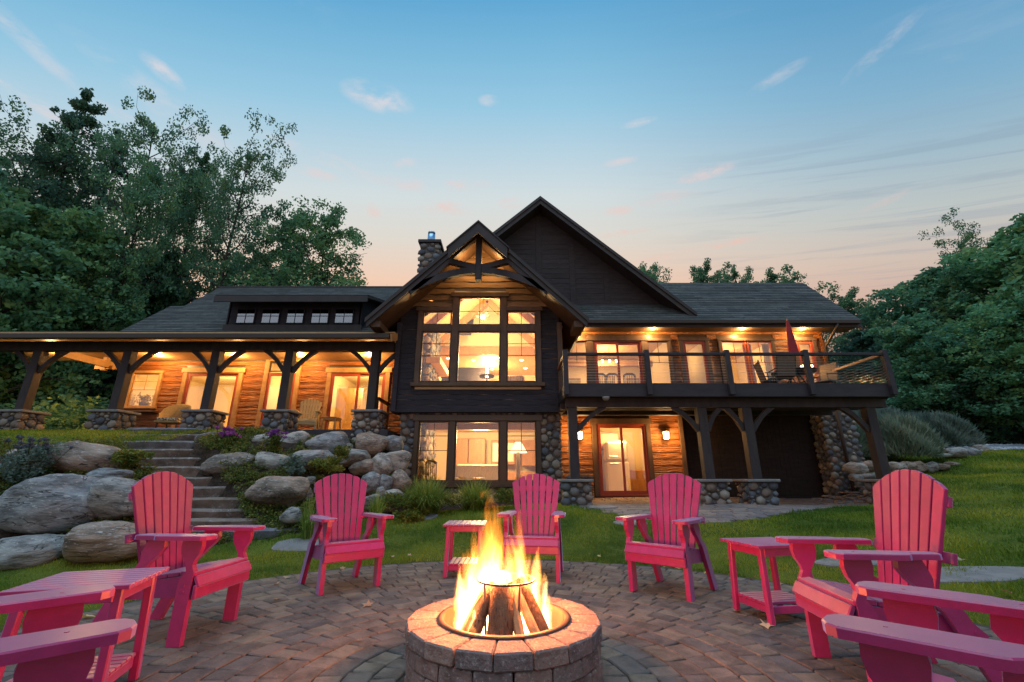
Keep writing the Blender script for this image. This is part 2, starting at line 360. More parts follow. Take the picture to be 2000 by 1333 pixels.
    def build(s, name, mt, parent=None, smooth=False, world=True, kind=None):
        o = link(name, s.mesh(name, mt, smooth), parent)
        if parent is not None and world: o.location = -wpos(parent)
        if kind: o['kind'] = kind
        return o
def np_mesh(name, V, F, mt, smooth=False, rnd=None):
    """V (n,3), F (m,k) numpy"""
    me = bpy.data.meshes.new(name); k = F.shape[1]
    me.vertices.add(len(V)); me.vertices.foreach_set('co', np.asarray(V, np.float32).ravel())
    me.loops.add(F.size); me.loops.foreach_set('vertex_index', F.astype(np.int32).ravel())
    me.polygons.add(len(F)); me.polygons.foreach_set('loop_start', np.arange(0, F.size, k, dtype=np.int32)); me.polygons.foreach_set('loop_total', np.full(len(F), k, np.int32))
    if smooth: me.polygons.foreach_set('use_smooth', np.ones(len(F), bool))
    if rnd is not None:
        a = me.attributes.new('rnd', 'FLOAT', 'POINT'); a.data.foreach_set('value', np.asarray(rnd, np.float32))
    me.materials.append(mt); me.update(calc_edges=True); return me
def ico(sub):
    bm = bmesh.new(); bmesh.ops.create_icosphere(bm, subdivisions=sub, radius=1); bm.verts.ensure_lookup_table()
    V = np.array([v.co[:] for v in bm.verts]); F = np.array([[v.index for v in f.verts] for f in bm.faces]); bm.free(); return V, F
ICO = {k: ico(k) for k in (1, 2, 3, 4)}
def rock_verts(sub, seed, planes=7, nz=.12, flat=.8):
    V = ICO[sub][0].copy(); rg = np.random.RandomState(seed)
    for _ in range(planes):
        n = rg.normal(size=3); n /= np.linalg.norm(n); d = rg.uniform(.62, .88)
        t = V @ n; k = np.maximum(t - d, 0); V -= np.outer(k * flat, n)
    out = np.empty(len(V)); o = Vector(rg.uniform(-50, 50, 3))
    for i, v in enumerate(V):
        q = Vector(v); out[i] = 1 + nz * mn.noise(q * 1.6 + o) + nz * .45 * mn.noise(q * 4 + o) + nz * .2 * mn.noise(q * 9 + o)
    return V * out[:, None]
ROCK = [np_mesh('river_stone', rock_verts(1, 100 + i, 3, .10, .4), ICO[1][1], M_stone, True) for i in range(8)]
# ================================================================== GROUND
PC = Vector((-.07, 2.93)); PR = 3.93          # fire patio centre, radius
cps = [(0, 2.9, 0), (-3, 2.9, 0), (3, 2.9, 0), (0, 6, 0), (2.6, 5.2, 0), (-2.8, 5.6, 0), (0, 0, 0), (0, -6, 0), (-8, -6, 0), (8, -6, 0), (-7, 1, 0), (7, 1, .05), (-5.2, 4, 0), (4.6, 3.2, 0), (-4.2, 6.2, 0), (0, 6.95, 0), (-2, 7.0, 0), (2, 6.6, .02),
       (-20, -8, -.3), (20, -8, .3), (-9, 4, -.02), (-14, 3, 0), (0, -30, -.5), (-40, -30, -1), (40, -30, 0),
       (0, 8.3, .27), (-1.5, 9.5, .42), (0, 11, .5), (-3, 11.2, .5), (1.2, 11.5, .52), (3, 8.6, .33), (5.5, 9, .42), (2, 9.6, .5), (2, 13.5, .55), (5, 13.5, .55), (5, 10.4, .55), (9, 13.4, .56), (8.8, 10.6, .56), (7.2, 9.6, .5), (4, 7, .12), (6, 7, .25),
       (-9, 6.1, 0), (-7, 6.7, 0), (-5.6, 7.3, .03), (-4.6, 7.7, .08), (-3.2, 8.6, .25), (-2.6, 9.7, .4), (-2.9, 10.8, .5),
       (-9, 7.5, .9), (-6.5, 8, .7), (-9, 9, 1.6), (-6.5, 9.3, 1.35), (-5.2, 9.2, 1.0), (-4.5, 9.6, 1.05), (-3.7, 10, .8), (-9, 10.3, 1.95), (-12, 9.5, 1.95), (-12, 7, 1.0), (-16, 8, 1.6), (-6.4, 10.6, 2.05), (-5, 10.7, 1.9), (-4, 10.9, 1.65), (-3.5, 11.3, 1.3),
       (-12, 11.3, 2.24), (-9, 11.3, 2.25), (-6.5, 11.2, 2.25), (-5, 11.5, 2.0), (-4, 11.7, 1.9), (-16, 12, 2.3), (-22, 14, 2.6), (-14, 16, 2.4), (-24, 22, 3.6), (-36, 20, 4.5), (-30, 34, 6.5), (-14, 30, 4), (-50, 40, 9), (-60, 10, 5), (-30, 2, .8),
       (0, 18, 2.2), (6, 20, 2.2), (0, 30, 2.8), (0, 60, 4),
       (8, 4.5, .25), (8, 8, .48), (10, 10.6, .9), (12, 11.5, 1.12), (10.2, 13, 1.0), (12.5, 13.4, 1.2), (11, 15, 1.6), (15.2, 14.7, 1.95), (14, 17, 2.1), (18, 16.5, 2.2), (24, 18, 2.4), (20, 12, 1.6), (15, 9, 1.0), (14, 5, .6), (26, 8, 1.4), (24, 26, 3.2), (40, 30, 4.6), (34, 14, 2.6), (60, 30, 6), (14, 26, 2.8), (30, 60, 7)]
CP = np.array(cps); nC = len(CP)
def phi(d): return np.sqrt(d * d + .16)
A = np.zeros((nC + 3, nC + 3)); dd = np.linalg.norm(CP[:, None, :2] - CP[None, :, :2], axis=2)
A[:nC, :nC] = phi(dd) - np.eye(nC) * .02; A[:nC, nC] = 1; A[:nC, nC + 1:] = CP[:, :2]; A[nC:, :nC] = A[:nC, nC:].T
WT = np.linalg.solve(A, np.r_[CP[:, 2], 0, 0, 0])
def hts(P):
    P = np.atleast_2d(P); out = np.empty(len(P))
    for i in range(0, len(P), 20000):
        q = P[i:i + 20000]; out[i:i + 20000] = phi(np.linalg.norm(q[:, None] - CP[None, :, :2], axis=2)) @ WT[:nC] + WT[nC] + q @ WT[nC + 1:]
    r = np.hypot(P[:, 0] - PC.x, P[:, 1] - PC.y); k = np.clip((r - PR + .02) / .5, 0, 1); k = k * k * (3 - 2 * k)
    out = out * k + (1 - k) * 0.0
    return out
def H(x, y): return float(hts([(x, y)])[0])
def sst(x, a, b):
    t = np.clip((x - a) / (b - a), 0, 1); return t * t * (3 - 2 * t)
# outline of the house patio (plan), its slabs follow the ground
HP = [(1.25, 13.6), (1.25, 11.2), (1.45, 10.1), (1.9, 9.35), (2.6, 8.75), (3.5, 8.55), (4.6, 8.75), (5.8, 9.35), (7.0, 10.0), (8.4, 10.5), (9.6, 11.3), (9.9, 12.6), (9.9, 13.6)]
def inpoly(P, poly):
    x, y = P[:, 0], P[:, 1]; c = np.zeros(len(P), bool); n = len(poly)
    for i in range(n):
        x0, y0 = poly[i]; x1, y1 = poly[(i + 1) % n]
        m_ = ((y0 > y) != (y1 > y)); xs = (x1 - x0) * (y - y0) / ((y1 - y0) if y1 != y0 else 1e-9) + x0; c ^= m_ & (x < xs)
    return c
BED = [(-3.3, 11.9), (-3.1, 9.9), (-2.75, 9.35), (-1.9, 9.75), (-1.1, 10.35), (-.2, 10.75), (.8, 11.0), (1.25, 11.2), (1.25, 11.95)]       # planting bed below the bay
BANK = [(-30, 5.6), (-9, 6.1), (-7, 6.55), (-5.7, 7.2), (-4.9, 7.55), (-3.6, 8.3), (-2.9, 9.2), (-3.0, 10.4), (-3.3, 12), (-4.2, 12), (-6.2, 11.05), (-7.8, 11.0), (-7.9, 10.2), (-10, 9.5), (-30, 8.0)]
DRV = [(14.6, 14.9), (18, 14.6), (26, 15.0), (60, 18), (60, 24), (26, 18.2), (18, 17.0), (15.2, 16.4)]
def axis(segs):
    o = []
    for a, b, st in segs: o += list(np.arange(a, b, st))
    return np.array(o + [segs[-1][1]])
gx = axis([(-70, -20, 2.5), (-20, -9, .5), (-9, 10, .16), (10, 20, .35), (20, 80, 2.5)]); gy = axis([(-30, -2, 2), (-2, 2, .5), (2, 13, .16), (13, 20, .35), (20, 130, 3)])
X, Y = np.meshgrid(gx, gy); P = np.c_[X.ravel(), Y.ravel()]; Z = hts(P)
inp = np.hypot(P[:, 0] - PC.x, P[:, 1] - PC.y) < PR; ihp = inpoly(P, HP); ibd = inpoly(P, BED) | inpoly(P, BANK) | inpoly(P, DRV)
Z = Z - inp * .035 - ihp * .03
# hide the ground below the house floors
ins = (P[:, 0] > -3.0) & (P[:, 0] < 10.2) & (P[:, 1] > 12.3) & (P[:, 1] < 17.5); Z[ins] = .25
ins = (P[:, 0] > -13) & (P[:, 0] <= -3.0) & (P[:, 1] > 12.3) & (P[:, 1] < 18.5); Z[ins] = np.minimum(Z[ins], 1.9)
SP = [(240, 392, 836, 847), (231, 383, 848, 860), (217, 380, 861, 876), (228, 380, 877, 893), (232, 390, 894, 910), (228, 410, 911, 931), (244, 430, 932, 950), (262, 436, 951, 971), (290, 470, 973, 995), (300, 476, 996, 1017), (320, 517, 1015, 1036), (340, 562, 1035, 1062)]
SY = [11.15 - i * (11.15 - 7.95) / 11 for i in range(12)]
sA = np.array([(y, Xp(a, c, y), Xp(b, c, y), Zp(c, y)) for (a, b, c, d), y in zip(SP, SY)])[::-1]
def on_steps(Q, pad=0.0):
    x, y = Q[:, 0], Q[:, 1]; xa = np.interp(y, sA[:, 0], sA[:, 1]); xb = np.interp(y, sA[:, 0], sA[:, 2])
    return (y > 7.8) & (y < 12.0) & (x > xa - pad) & (x < xb + pad)
def step_z(y): return np.interp(y, sA[:, 0], sA[:, 3])
k_ = on_steps(P, .05); Z[k_] = np.minimum(Z[k_], step_z(P[k_, 1] - .32) - .16)
lawn = 1.0 - (inp | ihp | ibd | (P[:, 1] > 19) | (P[:, 0] < -16)).astype(float)
nx = len(gx); i, j = np.meshgrid(np.arange(len(gy) - 1), np.arange(nx - 1), indexing='ij'); a = (i * nx + j).ravel()
F = np.c_[a, a + 1, a + nx + 1, a + nx]
gm_ = bpy.data.materials.new('lawn_and_soil'); gm_.use_nodes = True; t = NT(gm_.node_tree); t.n.clear()
o_ = t.new('ShaderNodeOutputMaterial'); bs = t.new('ShaderNodeBsdfPrincipled'); t.l.new(bs.outputs[0], o_.inputs[0]); co = t.new('ShaderNodeTexCoord').outputs['Object']
lw = t.new('ShaderNodeAttribute'); lw.attribute_name = 'rnd'
g = t.mix(t.smooth(t.noise(co, 1.1, 4, .6), .35, .65), (.055, .085, .012), (.13, .15, .02)); g = t.mix(t.smooth(t.noise(co, 9, 3, .6), .5, .8), g, (.16, .17, .035))
so_ = t.mix(t.smooth(t.noise(co, 14, 5, .7), .35, .7), (.030, .020, .014), (.075, .052, .036))
t.l.new(t.mix(t.smooth(lw.outputs['Fac'], .3, .7), so_, g), bs.inputs['Base Color']); bs.inputs['Roughness'].default_value = .95; bs.inputs['Specular IOR Level'].default_value = .1
bn = t.new('ShaderNodeBump'); bn.inputs['Strength'].default_value = .8; bn.inputs['Distance'].default_value = .03; t.put(bn.inputs['Height'], t.noise(co, 30, 5, .7)); t.l.new(bn.outputs[0], bs.inputs['Normal'])
ground = link('ground', np_mesh('ground', np.c_[P, Z], F, gm_, True, lawn)); ground['kind'] = 'structure'

# ---- fire patio of ring-laid pavers
M_sand = mat('joint_sand', (.045, .038, .032), (.08, .065, .055), 20, rough=.95)
fp = tag(empty('fire_patio', (PC.x, PC.y, 0)), kind='structure')
mb = MB(); prof = [(.45, -.02), (PR, -.02), (PR + .02, -.06)]; mb.lathe([(0.01, -.012), (PR + .01, -.012), (PR + .02, -.06)], 96); mb.build('joint_sand', M_sand, fp, world=False)
PV = MB().cbox(-.5, .5, -.5, .5, -.5, .5, .05)
# the chamfer is kept near 4 mm whatever the scale by building a few real sizes
pvm = {L: MB().cbox(-L / 2, L / 2, -.077, .077, -.03, .0, .007).mesh('paver', M_paver) for L in (.13, .17, .21, .26)}
slots = []; r = .66
while r < PR - .06:
    a_ = R.uniform(0, 6.28); end = a_ + 2 * PI
    last = r > PR - .23
    while a_ < end - .02:
        L = .17 if last else R.choice((.13, .17, .21, .21, .26))
        if end - a_ < (L + .09) / r: L = max(.08, (end - a_) * r - .006)
        am = a_ + (L + .009) / 2 / r; slots.append((r + .0, am, L)); a_ += (L + .010) / r
    r += .163
def pvis(r, a):
    x, y = PC.x + r * math.cos(a), PC.y + r * math.sin(a)
    if y < 2.75: return 0
    d = math.hypot(x, y); return (1 / d ** 3) * (abs(x) / y < 1.35)
slots.sort(key=lambda s_: -pvis(s_[0], s_[1]))
rest = MB()
for k, (r, am, L) in enumerate(slots):
    zz = R.uniform(-.003, .003); x, y = r * math.cos(am), r * math.sin(am)
    if k < 300:
        me = min(pvm, key=lambda q: abs(q - L)); o = link('paver', pvm[me], fp, (x, y, zz), (R.gauss(0, .008), R.gauss(0, .008), am + PI / 2), (L / me, 1, 1))
    else:
        Mx = Matrix.Translation((x, y, zz)) @ Matrix.Rotation(am + PI / 2, 4, 'Z'); rest.cbox(-L / 2, L / 2, -.077, .077, -.03, 0, .007, R.random(), Mx)
rest.build('outer_pavers', M_paver, fp, world=False, kind='stuff')

# ---- house patio: rows of narrow pavers, joined (they are a few pixels each)
M_pav2 = ramp_mat('patio_brick', [(.22, .17, .15), (.26, .20, .17), (.19, .155, .145), (.28, .21, .165)], .8, .5, 26, 6, .7)
hb = MB(); hp = tag(empty('house_patio', (5, 11, .5)), kind='structure')
yy = 8.5; cand = []
while yy < 13.55:
    xx = 1.2 + R.uniform(-.2, 0)
    while xx < 10:
        L = R.choice((.22, .3, .3, .4)); cand.append((xx + L / 2, yy, L)); xx += L + .012
    yy += .158
cp_ = np.array(cand); okk = inpoly(cp_[:, :2], HP); hh = hts(cp_[:, :2]); h2 = hts(cp_[:, :2] + (0, .075)); h3 = hts(cp_[:, :2] - (0, .075))
for (x, y, L), k, z, za, zb in zip(cand, okk, hh, h2, h3):
    if k:
        Mx = Matrix.Translation((x, y, z + R.uniform(-.003, .003))) @ Matrix.Rotation(math.atan2(za - zb, .15), 4, 'X'); hb.cbox(-L / 2, L / 2, -.073, .073, -.04, 0, .008, R.random(), Mx)
hb.build('paving_bricks', M_pav2, hp, kind='stuff')

# ---- driveway beyond the lawn
M_asph = mat('driveway_gravel', (.16, .17, .18), (.22, .23, .24), 3, rough=.95, bump=.5, bscale=40)
dp = np.array([(x, y) for x in np.arange(14.6, 60, .6) for y in (15.0 + (x - 14.6) * .06, 16.9 + (x - 14.6) * .09)]); dz_ = hts(dp) + .02
F = np.array([(i, i + 2, i + 3, i + 1) for i in range(0, len(dp) - 2, 2)])
link('driveway', np_mesh('driveway', np.c_[dp, dz_], F, M_asph, True))['kind'] = 'structure'
M_peb = ramp_mat('pebble', [(.4, .4, .4), (.3, .31, .33), (.5, .5, .48), (.22, .23, .25)], .8, .1)
V0, F0 = ICO[1]; rg = np.random.RandomState(5); Vs = []; Fs = []; Rs = []; n = 0
for k in range(1400):
    x = 14.3 + rg.gamma(1.4, 5); y = (15.0 + (x - 14.6) * .06 - rg.uniform(0, .55)) if k % 3 else (17.0 + (x - 14.6) * .09 + rg.uniform(0, .3)); s_ = rg.uniform(.03, .085)
    Vs.append(V0 * (s_, s_, s_ * .7) + (x, y, H(x, y) + .02)); Fs.append(F0 + n); Rs += [rg.rand()] * len(V0); n += len(V0)
link('driveway_edge_pebbles', np_mesh('pebbles', np.concatenate(Vs), np.concatenate(Fs), M_peb, True, Rs))['kind'] = 'stuff'
# ================================================================== HOUSE
house = tag(empty('house', (0, 12, .5)), 'dark timber lodge with glowing windows, stone base, porch and raised deck', 'house')
YP, YE = 11.6, 14.4          # porch pier front, porch wall
YB, YBS = 11.8, 11.95        # bay front, its stone base
YD = 13.6                    # wall behind the deck
FL_P, FL_D, FL_R = 2.30, 3.2, .56
def part(mb, name, m, smooth=False, kind=None, parent=None): return mb.build(name, m, parent or house, smooth, True, kind)
def wall_open(x0, x1, z0, z1, y0, y1, ops, m, name='wall', top=None):
    """solid wall with rectangular openings (x0, x1, z0, z1)"""
    xs = sorted({x0, x1, *[v for o in ops for v in o[:2]]}); mb = MB()
    for a, b in zip(xs, xs[1:]):
        zc = [(o[2], o[3]) for o in ops if o[0] <= a + 1e-6 and o[1] >= b - 1e-6]; z = z0
        for c, d in sorted(zc):
            if c > z: mb.box(a, b, y0, y1, z, c)
            z = d
        if z < z1: mb.box(a, b, y0, y1, z, z1)
    return part(mb, name, m)
def runs(x0, x1, z0, z1, ops):
    out = [(x0, x1)]
    for o in ops:
        if o[2] < z1 - .02 and o[3] > z0 + .02:
            nw = []
            for a, b in out:
                if o[1] <= a or o[0] >= b: nw.append((a, b)); continue
                if o[0] > a: nw.append((a, o[0]))
                if o[1] < b: nw.append((o[1], b))
            out = nw
    return [(a, b) for a, b in out if b - a > .05]
def board(x0, x1, z0, z1, Y, th, m, wavy=.0, round_=True, name='siding_board', clip=None, nseg=None):
    """one horizontal board, its face towards -Y, edges hewn"""
    n = max(2, int((x1 - x0) / .16)); V = []; sd = R.uniform(0, 99)
    z1 -= .014 if round_ else 0; prof = [(.2, 0), (.9, .05), (1, .45), (.92, .95), (.2, 1)] if round_ else [(.6, 0), (1, .04), (.8, .5), (.6, .95), (.5, 1)]
    for i in range(n + 1):
        f = i / n; xa = x0 + (x1 - x0) * f; wv = wavy * mn.noise(Vector((xa * 3.2, sd, 0))) * 1.6
        for q, (d, hgt) in enumerate(prof):
            zz = z0 + (z1 - z0) * hgt + (wv if hgt < .3 else 0); dp = th * d * (1 + .35 * mn.noise(Vector((xa * 2.3, sd, q * .7)))) ; X_ = xa
            if clip: 
                lo, hi = clip(zz); X_ = min(max(xa, lo), hi)
            V.append((X_, Y - dp, zz))
    k = len(prof); F_ = [(i * k + j, (i + 1) * k + j, (i + 1) * k + j + 1, i * k + j + 1) for i in range(n) for j in range(k - 1)]
    F_ += [tuple(range(k)), tuple(n * k + j for j in range(k))[::-1]]
    mb = MB().add(V, F_); o = part(mb, name, m, False); return o
def courses(x0, x1, z0, z1, Y, ch, ops, m, th=.05, wavy=.012, round_=True, clip=None, name='siding_board'):
    z = z0
    while z < z1 - .03:
        zt = min(z + ch, z1); a0, a1 = (x0, x1)
        if clip:
            lo, hi = clip(z + .01); a0, a1 = max(a0, lo), min(a1, hi)
        if a1 > a0 + .06:
            for a, b in runs(a0, a1, z, zt, ops): board(a, b, z, zt, Y, th, m, wavy, round_, name, clip)
        z += ch
def frame(x0, x1, z0, z1, Y, w_, d_, m, name='window_frame', parent=None, out=.05):
    mb = MB(); y0, y1 = Y - out, Y + d_
    mb.cbox(x0 - w_, x0, y0, y1, z0, z1); mb.cbox(x1, x1 + w_, y0, y1, z0, z1)
    mb.cbox(x0 - w_ - .02, x1 + w_ + .02, y0 - .01, y1, z1, z1 + w_); mb.cbox(x0 - w_ - .03, x1 + w_ + .03, y0 - .03, y1, z0 - w_ * .7, z0)
    return part(mb, name, m, parent=parent)
def window(x0, x1, z0, z1, Y, cols=(), rows=(), w_=.04, m=None, trim=None, tw=.09, name='window', glass=None, mid=None):
    """sash frame with its pane and glazing bars as sub-parts; trim boards round it"""
    m = m or M_trim; mb = MB(); y0, y1 = Y - .02, Y + .03
    mb.cbox(x0, x0 + w_, y0, y1, z0, z1); mb.cbox(x1 - w_, x1, y0, y1, z0, z1); mb.cbox(x0 + w_, x1 - w_, y0, y1, z1 - w_, z1); mb.cbox(x0 + w_, x1 - w_, y0, y1, z0, z0 + w_)
    fo = part(mb, name, m)
    g_ = MB().box(x0 + w_ - .002, x1 - w_ + .002, Y + .004, Y + .008, z0 + w_ - .002, z1 - w_ + .002).build('pane', glass or M_glass, fo)
    for (xa, za, zb) in cols: MB().box(xa - .009, xa + .009, Y - .010, Y - .0005, za, zb).build('glazing_bar', m, fo)
    for (za, xa, xb) in rows: MB().box(xa, xb, Y - .011, Y - .0015, za - .009, za + .009).build('glazing_bar', m, fo)
    if trim: frame(x0, x1, z0, z1, Y, tw, .04, trim, 'window_trim')
    return fo
def slider(x0, x1, z0, z1, Y, bars=False, m=None, trim=None):
    m = m or M_red; xm = (x0 + x1) / 2; mb = MB(); y0, y1 = Y - .04, Y + .06
    mb.cbox(x0, x0 + .045, y0, y1, z0, z1); mb.cbox(x1 - .045, x1, y0, y1, z0, z1); mb.cbox(x0 + .045, x1 - .045, y0, y1, z1 - .045, z1); mb.cbox(x0 + .045, x1 - .045, y0, y1, z0, z0 + .05)
    d = part(mb, 'sliding_door', m)
    for a, b, yy_ in ((x0 + .045, xm + .035, Y - .02), (xm - .035, x1 - .045, Y + .02)):
        q = MB(); w_ = .07
        q.cbox(a, a + w_, yy_ - .015, yy_ + .015, z0 + .05, z1 - .045); q.cbox(b - w_, b, yy_ - .015, yy_ + .015, z0 + .05, z1 - .045); q.cbox(a + w_, b - w_, yy_ - .015, yy_ + .015, z0 + .05, z0 + .16); q.cbox(a + w_, b - w_, yy_ - .015, yy_ + .015, z1 - .12, z1 - .045)
        q.build('door_leaf', m, d)
        MB().box(a + w_, b - w_, yy_ - .003, yy_ + .003, z0 + .16, z1 - .12).build('pane', M_glass, d)
    MB().cbox(x0 + .075, x0 + .095, Y - .09, Y - .06, z0 + .9, z0 + 1.2).build('handle', M_iron, d)
    if trim:
        fr = MB(); fr.cbox(x0 - .14, x0, Y - .06, Y + .04, z0, z1); fr.cbox(x1, x1 + .14, Y - .06, Y + .04, z0, z1); fr.cbox(x0 - .2, x1 + .2, Y - .08, Y + .04, z1, z1 + .17); part(fr, 'door_trim', trim)
    return d
# ---------- stones packed on a rectangle
NST = [0]; STUFF = MB()
def pack(wd, ht, r0, r1, seed):
    rr = random.Random(seed); out = []
    for rad in np.linspace(r0, r1, 7):
        for _ in range(int(220 * wd * ht / (rad * rad * 16)) + 60):
            x = rr.uniform(rad * .5, wd - rad * .5); y = rr.uniform(rad * .6, ht - rad * .6)
            if all(((x - a) / 1.12) ** 2 + ((y - b) / .95) ** 2 > ((rad + c) * .87) ** 2 for a, b, c in out): out.append((x, y, rad))
    return out
def stones(orig, ux, wd, ht, parent, r0=.10, r1=.045, seed=1, depth=.05, cap_=300, clipf=None):
    """river stones set in a wall face: orig lower left corner, ux unit vector along, outward = ux x z"""
    ux = Vector(ux); nrm = ux.cross(Vector((0, 0, 1))); ang = math.atan2(ux.y, ux.x); rr = random.Random(seed * 13)
    base = wpos(parent)
    for x, y, rad in pack(wd, ht, r0, r1, seed):
        if clipf and not clipf(x, y): continue
        p = Vector(orig) + ux * x + Vector((0, 0, y)) + nrm * .0; sc_ = (rad * rr.uniform(1.0, 1.16), depth * rr.uniform(.85, 1.25), rad * rr.uniform(.86, 1.0)); k = rr.randrange(8)
        rt = rr.uniform(-.5, .5)
        if NST[0] < cap_:
            o = link('stone', ROCK[k], parent, p - base, (0, 0, 0), sc_); o.rotation_euler = (0, rt, ang); NST[0] += 1
        else:
            Mx = Matrix.Translation(p) @ Matrix.Rotation(ang, 4, 'Z') @ Matrix.Rotation(rt, 4, 'Y') @ Matrix.Diagonal((*sc_, 1)); me = ROCK[k]
            STUFF.add([Mx @ v.co for v in me.vertices], [tuple(q.vertices) for q in me.polygons], rr.random())
# ---------- roofs
def roof(e0, e1, r1, r0, th=.12, m=None, expo=.15, name='roof'):
    """slab from eave e0-e1 up to ridge r0-r1 with shingle courses laid on it"""
    e0, e1, r0, r1 = map(Vector, (e0, e1, r0, r1)); nrm = (e1 - e0).cross(r0 - e0).normalized()
    if nrm.z < 0: nrm = -nrm
    mb = MB(); top = [e0, e1, r1, r0]; bot = [q - nrm * th for q in top]
    mb.add(top + bot, [(0, 1, 2, 3), (7, 6, 5, 4), (0, 4, 5, 1), (1, 5, 6, 2), (2, 6, 7, 3), (3, 7, 4, 0)]); o = part(mb, name, M_fascia)
    n = max(2, int((r0 - e0).length / expo)); c = MB(); rr = random.Random(n)
    for i in range(n):
        a, b = i / n, min(1, (i + 1.15) / n); p0, p1 = e0.lerp(r0, a), e1.lerp(r1, a); q0, q1 = e0.lerp(r0, b), e1.lerp(r1, b)
        L = (p1 - p0).length; k = max(1, int(L / .9)); off = rr.uniform(0, .9)
        cuts = [0] + [min(1, (off + j * .9 + rr.uniform(-.2, .2)) / L) for j in range(k + 1) if 0 < (off + j * .9) < L] + [1]; cuts = sorted(set(cuts))
        for u, v in zip(cuts, cuts[1:]):
            A_, B_, C_, D_ = p0.lerp(p1, u), p0.lerp(p1, v), q0.lerp(q1, v), q0.lerp(q1, u); t0 = nrm * .020
            c.add([A_ + nrm * .003, B_ + nrm * .003, A_ + t0, B_ + t0, C_ + nrm * .004, D_ + nrm * .004], [(0, 1, 3, 2), (2, 3, 4, 5)], rr.random())
    c.build('shingles', M_shingle, o, kind='stuff'); return o
# ---------- left wing: wall and porch
zt = lambda y: Zp(y, YE)
xe = lambda x, y=780: Xp(x, y, YE)
W1 = (xe(257, 760), xe(307, 760), Zp(795, YE), Zp(730, YE)); S1 = (xe(362, 760), xe(463, 760), FL_P, Zp(729, YE)); D1 = (xe(520, 760), xe(575, 760), FL_P, Zp(707, YE)); S2 = (xe(645, 760), xe(752, 760), FL_P, Zp(729, YE))
ops = [W1, S1, D1, S2]; WX0 = -13.05; WX1 = -3.2; ZC = 4.78
wall_open(WX0, WX1, FL_P - .1, 5.6, YE + .05, YE + .2, ops, M_cream)
g_ = .14
opsT = [(o[0] - (g_ if i else .1), o[1] + (g_ if i else .1), o[2] - (0 if i else .07), o[3] + (.17 if i else .1)) for i, o in enumerate(ops)]
wall_open(WX0, WX1, FL_P - .1, 5.4, YE + .035, YE + .048, ops, M_darkw, 'dark_seam_sheet')  # dark sheet added behind the boards to put shade into the seams
courses(WX0, WX1, FL_P, ZC + .12, YE + .05, .205, opsT, M_log, .035, .010, name='log_siding')
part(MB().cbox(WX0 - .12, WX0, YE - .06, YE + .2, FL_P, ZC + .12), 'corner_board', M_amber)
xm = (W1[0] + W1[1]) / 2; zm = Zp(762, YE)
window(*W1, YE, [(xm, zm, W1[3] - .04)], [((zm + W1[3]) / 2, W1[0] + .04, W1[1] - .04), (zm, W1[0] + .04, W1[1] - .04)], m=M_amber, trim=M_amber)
part(MB().cbox(W1[0] - .28, W1[1] + .22, YE - .24, YE, W1[2] - .20, W1[2] - .14), 'window_shelf', M_trim)
slider(*S1, YE, trim=M_amber); slider(*S2, YE, trim=M_amber)
zr = Zp(729, YE)
d_ = part(MB().cbox(D1[0], D1[0] + .09, YE - .03, YE + .04, FL_P, zr).cbox(D1[1] - .09, D1[1], YE - .03, YE + .04, FL_P, zr).cbox(D1[0] + .09, D1[1] - .09, YE - .03, YE + .04, zr - .1, zr).cbox(D1[0] + .09, D1[1] - .09, YE - .03, YE + .04, FL_P, FL_P + .18), 'glazed_door', M_red)
MB().box(D1[0] + .09, D1[1] - .09, YE, YE + .006, FL_P + .18, zr - .1).build('pane', M_glass, d_)
window(D1[0], D1[1], zr + .04, D1[3], YE, name='transom_window')
fr = MB(); fr.cbox(D1[0] - .14, D1[0], YE - .06, YE + .04, FL_P, D1[3]); fr.cbox(D1[1], D1[1] + .14, YE - .06, YE + .04, FL_P, D1[3]); fr.cbox(D1[0] - .14, D1[1] + .14, YE - .07, YE + .04, D1[3], D1[3] + .13); part(fr, 'door_trim', M_amber)
# porch floor, rim, ceiling
part(MB().box(-16, -3.25, YP + .1, YE + .05, FL_P - .12, FL_P), 'porch_floor', M_deckt)
part(MB().cbox(-16, -3.25, YP - .0, YP + .06, FL_P - .30, FL_P + .01), 'porch_rim', M_deckt)
part(MB().box(-16, -3.25, YP - .1, YE + .04, 4.93, 4.97), 'porch_ceiling', M_woodc)
ZB0, ZB1 = 4.53, 4.80; YPO = 11.93
part(MB().cbox(-16.2, -3.35, YPO - .11, YPO + .11, ZB0, ZB1, .01), 'porch_beam', M_timber)
# porch roof, gutter, main left roof
ZG = Zp(653, 11.25)
roof((-16.5, 11.25, ZG), (-3.28, 11.25, ZG), (-3.28, 15.1, 6.2), (-16.5, 15.1, 6.2), .14)
part(MB().cbox(-16.6, -3.3, 11.12, 11.23, ZG - .15, ZG - .02, .012), 'gutter', M_gut)
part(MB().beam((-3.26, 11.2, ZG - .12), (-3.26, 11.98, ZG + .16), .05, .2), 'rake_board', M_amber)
roof((-14.3, 15.1, 6.2), (-1.5, 15.1, 6.2), (-1.5, 17.05, 7.975), (-14.3, 17.05, 7.975), .16)
roof((-13.75, 17.05, 7.975), (-1, 17.05, 7.975), (-1, 18.9, 9.66), (-13.75, 18.9, 9.66), .16)
part(MB().box(-13.75, -1, 18.86, 18.98, 5, 9.6), 'rear_wall', M_dark)
part(MB().prism([(14.6, 4.9), (18.9, 4.9), (18.9, 9.4), (15.2, 6.0)], 'x', -13.1, -13.0), 'end_wall', M_dark)
part(MB().cbox(-13.85, -1, 18.85, 18.97, 9.64, 9.72), 'ridge_cap', M_fascia)
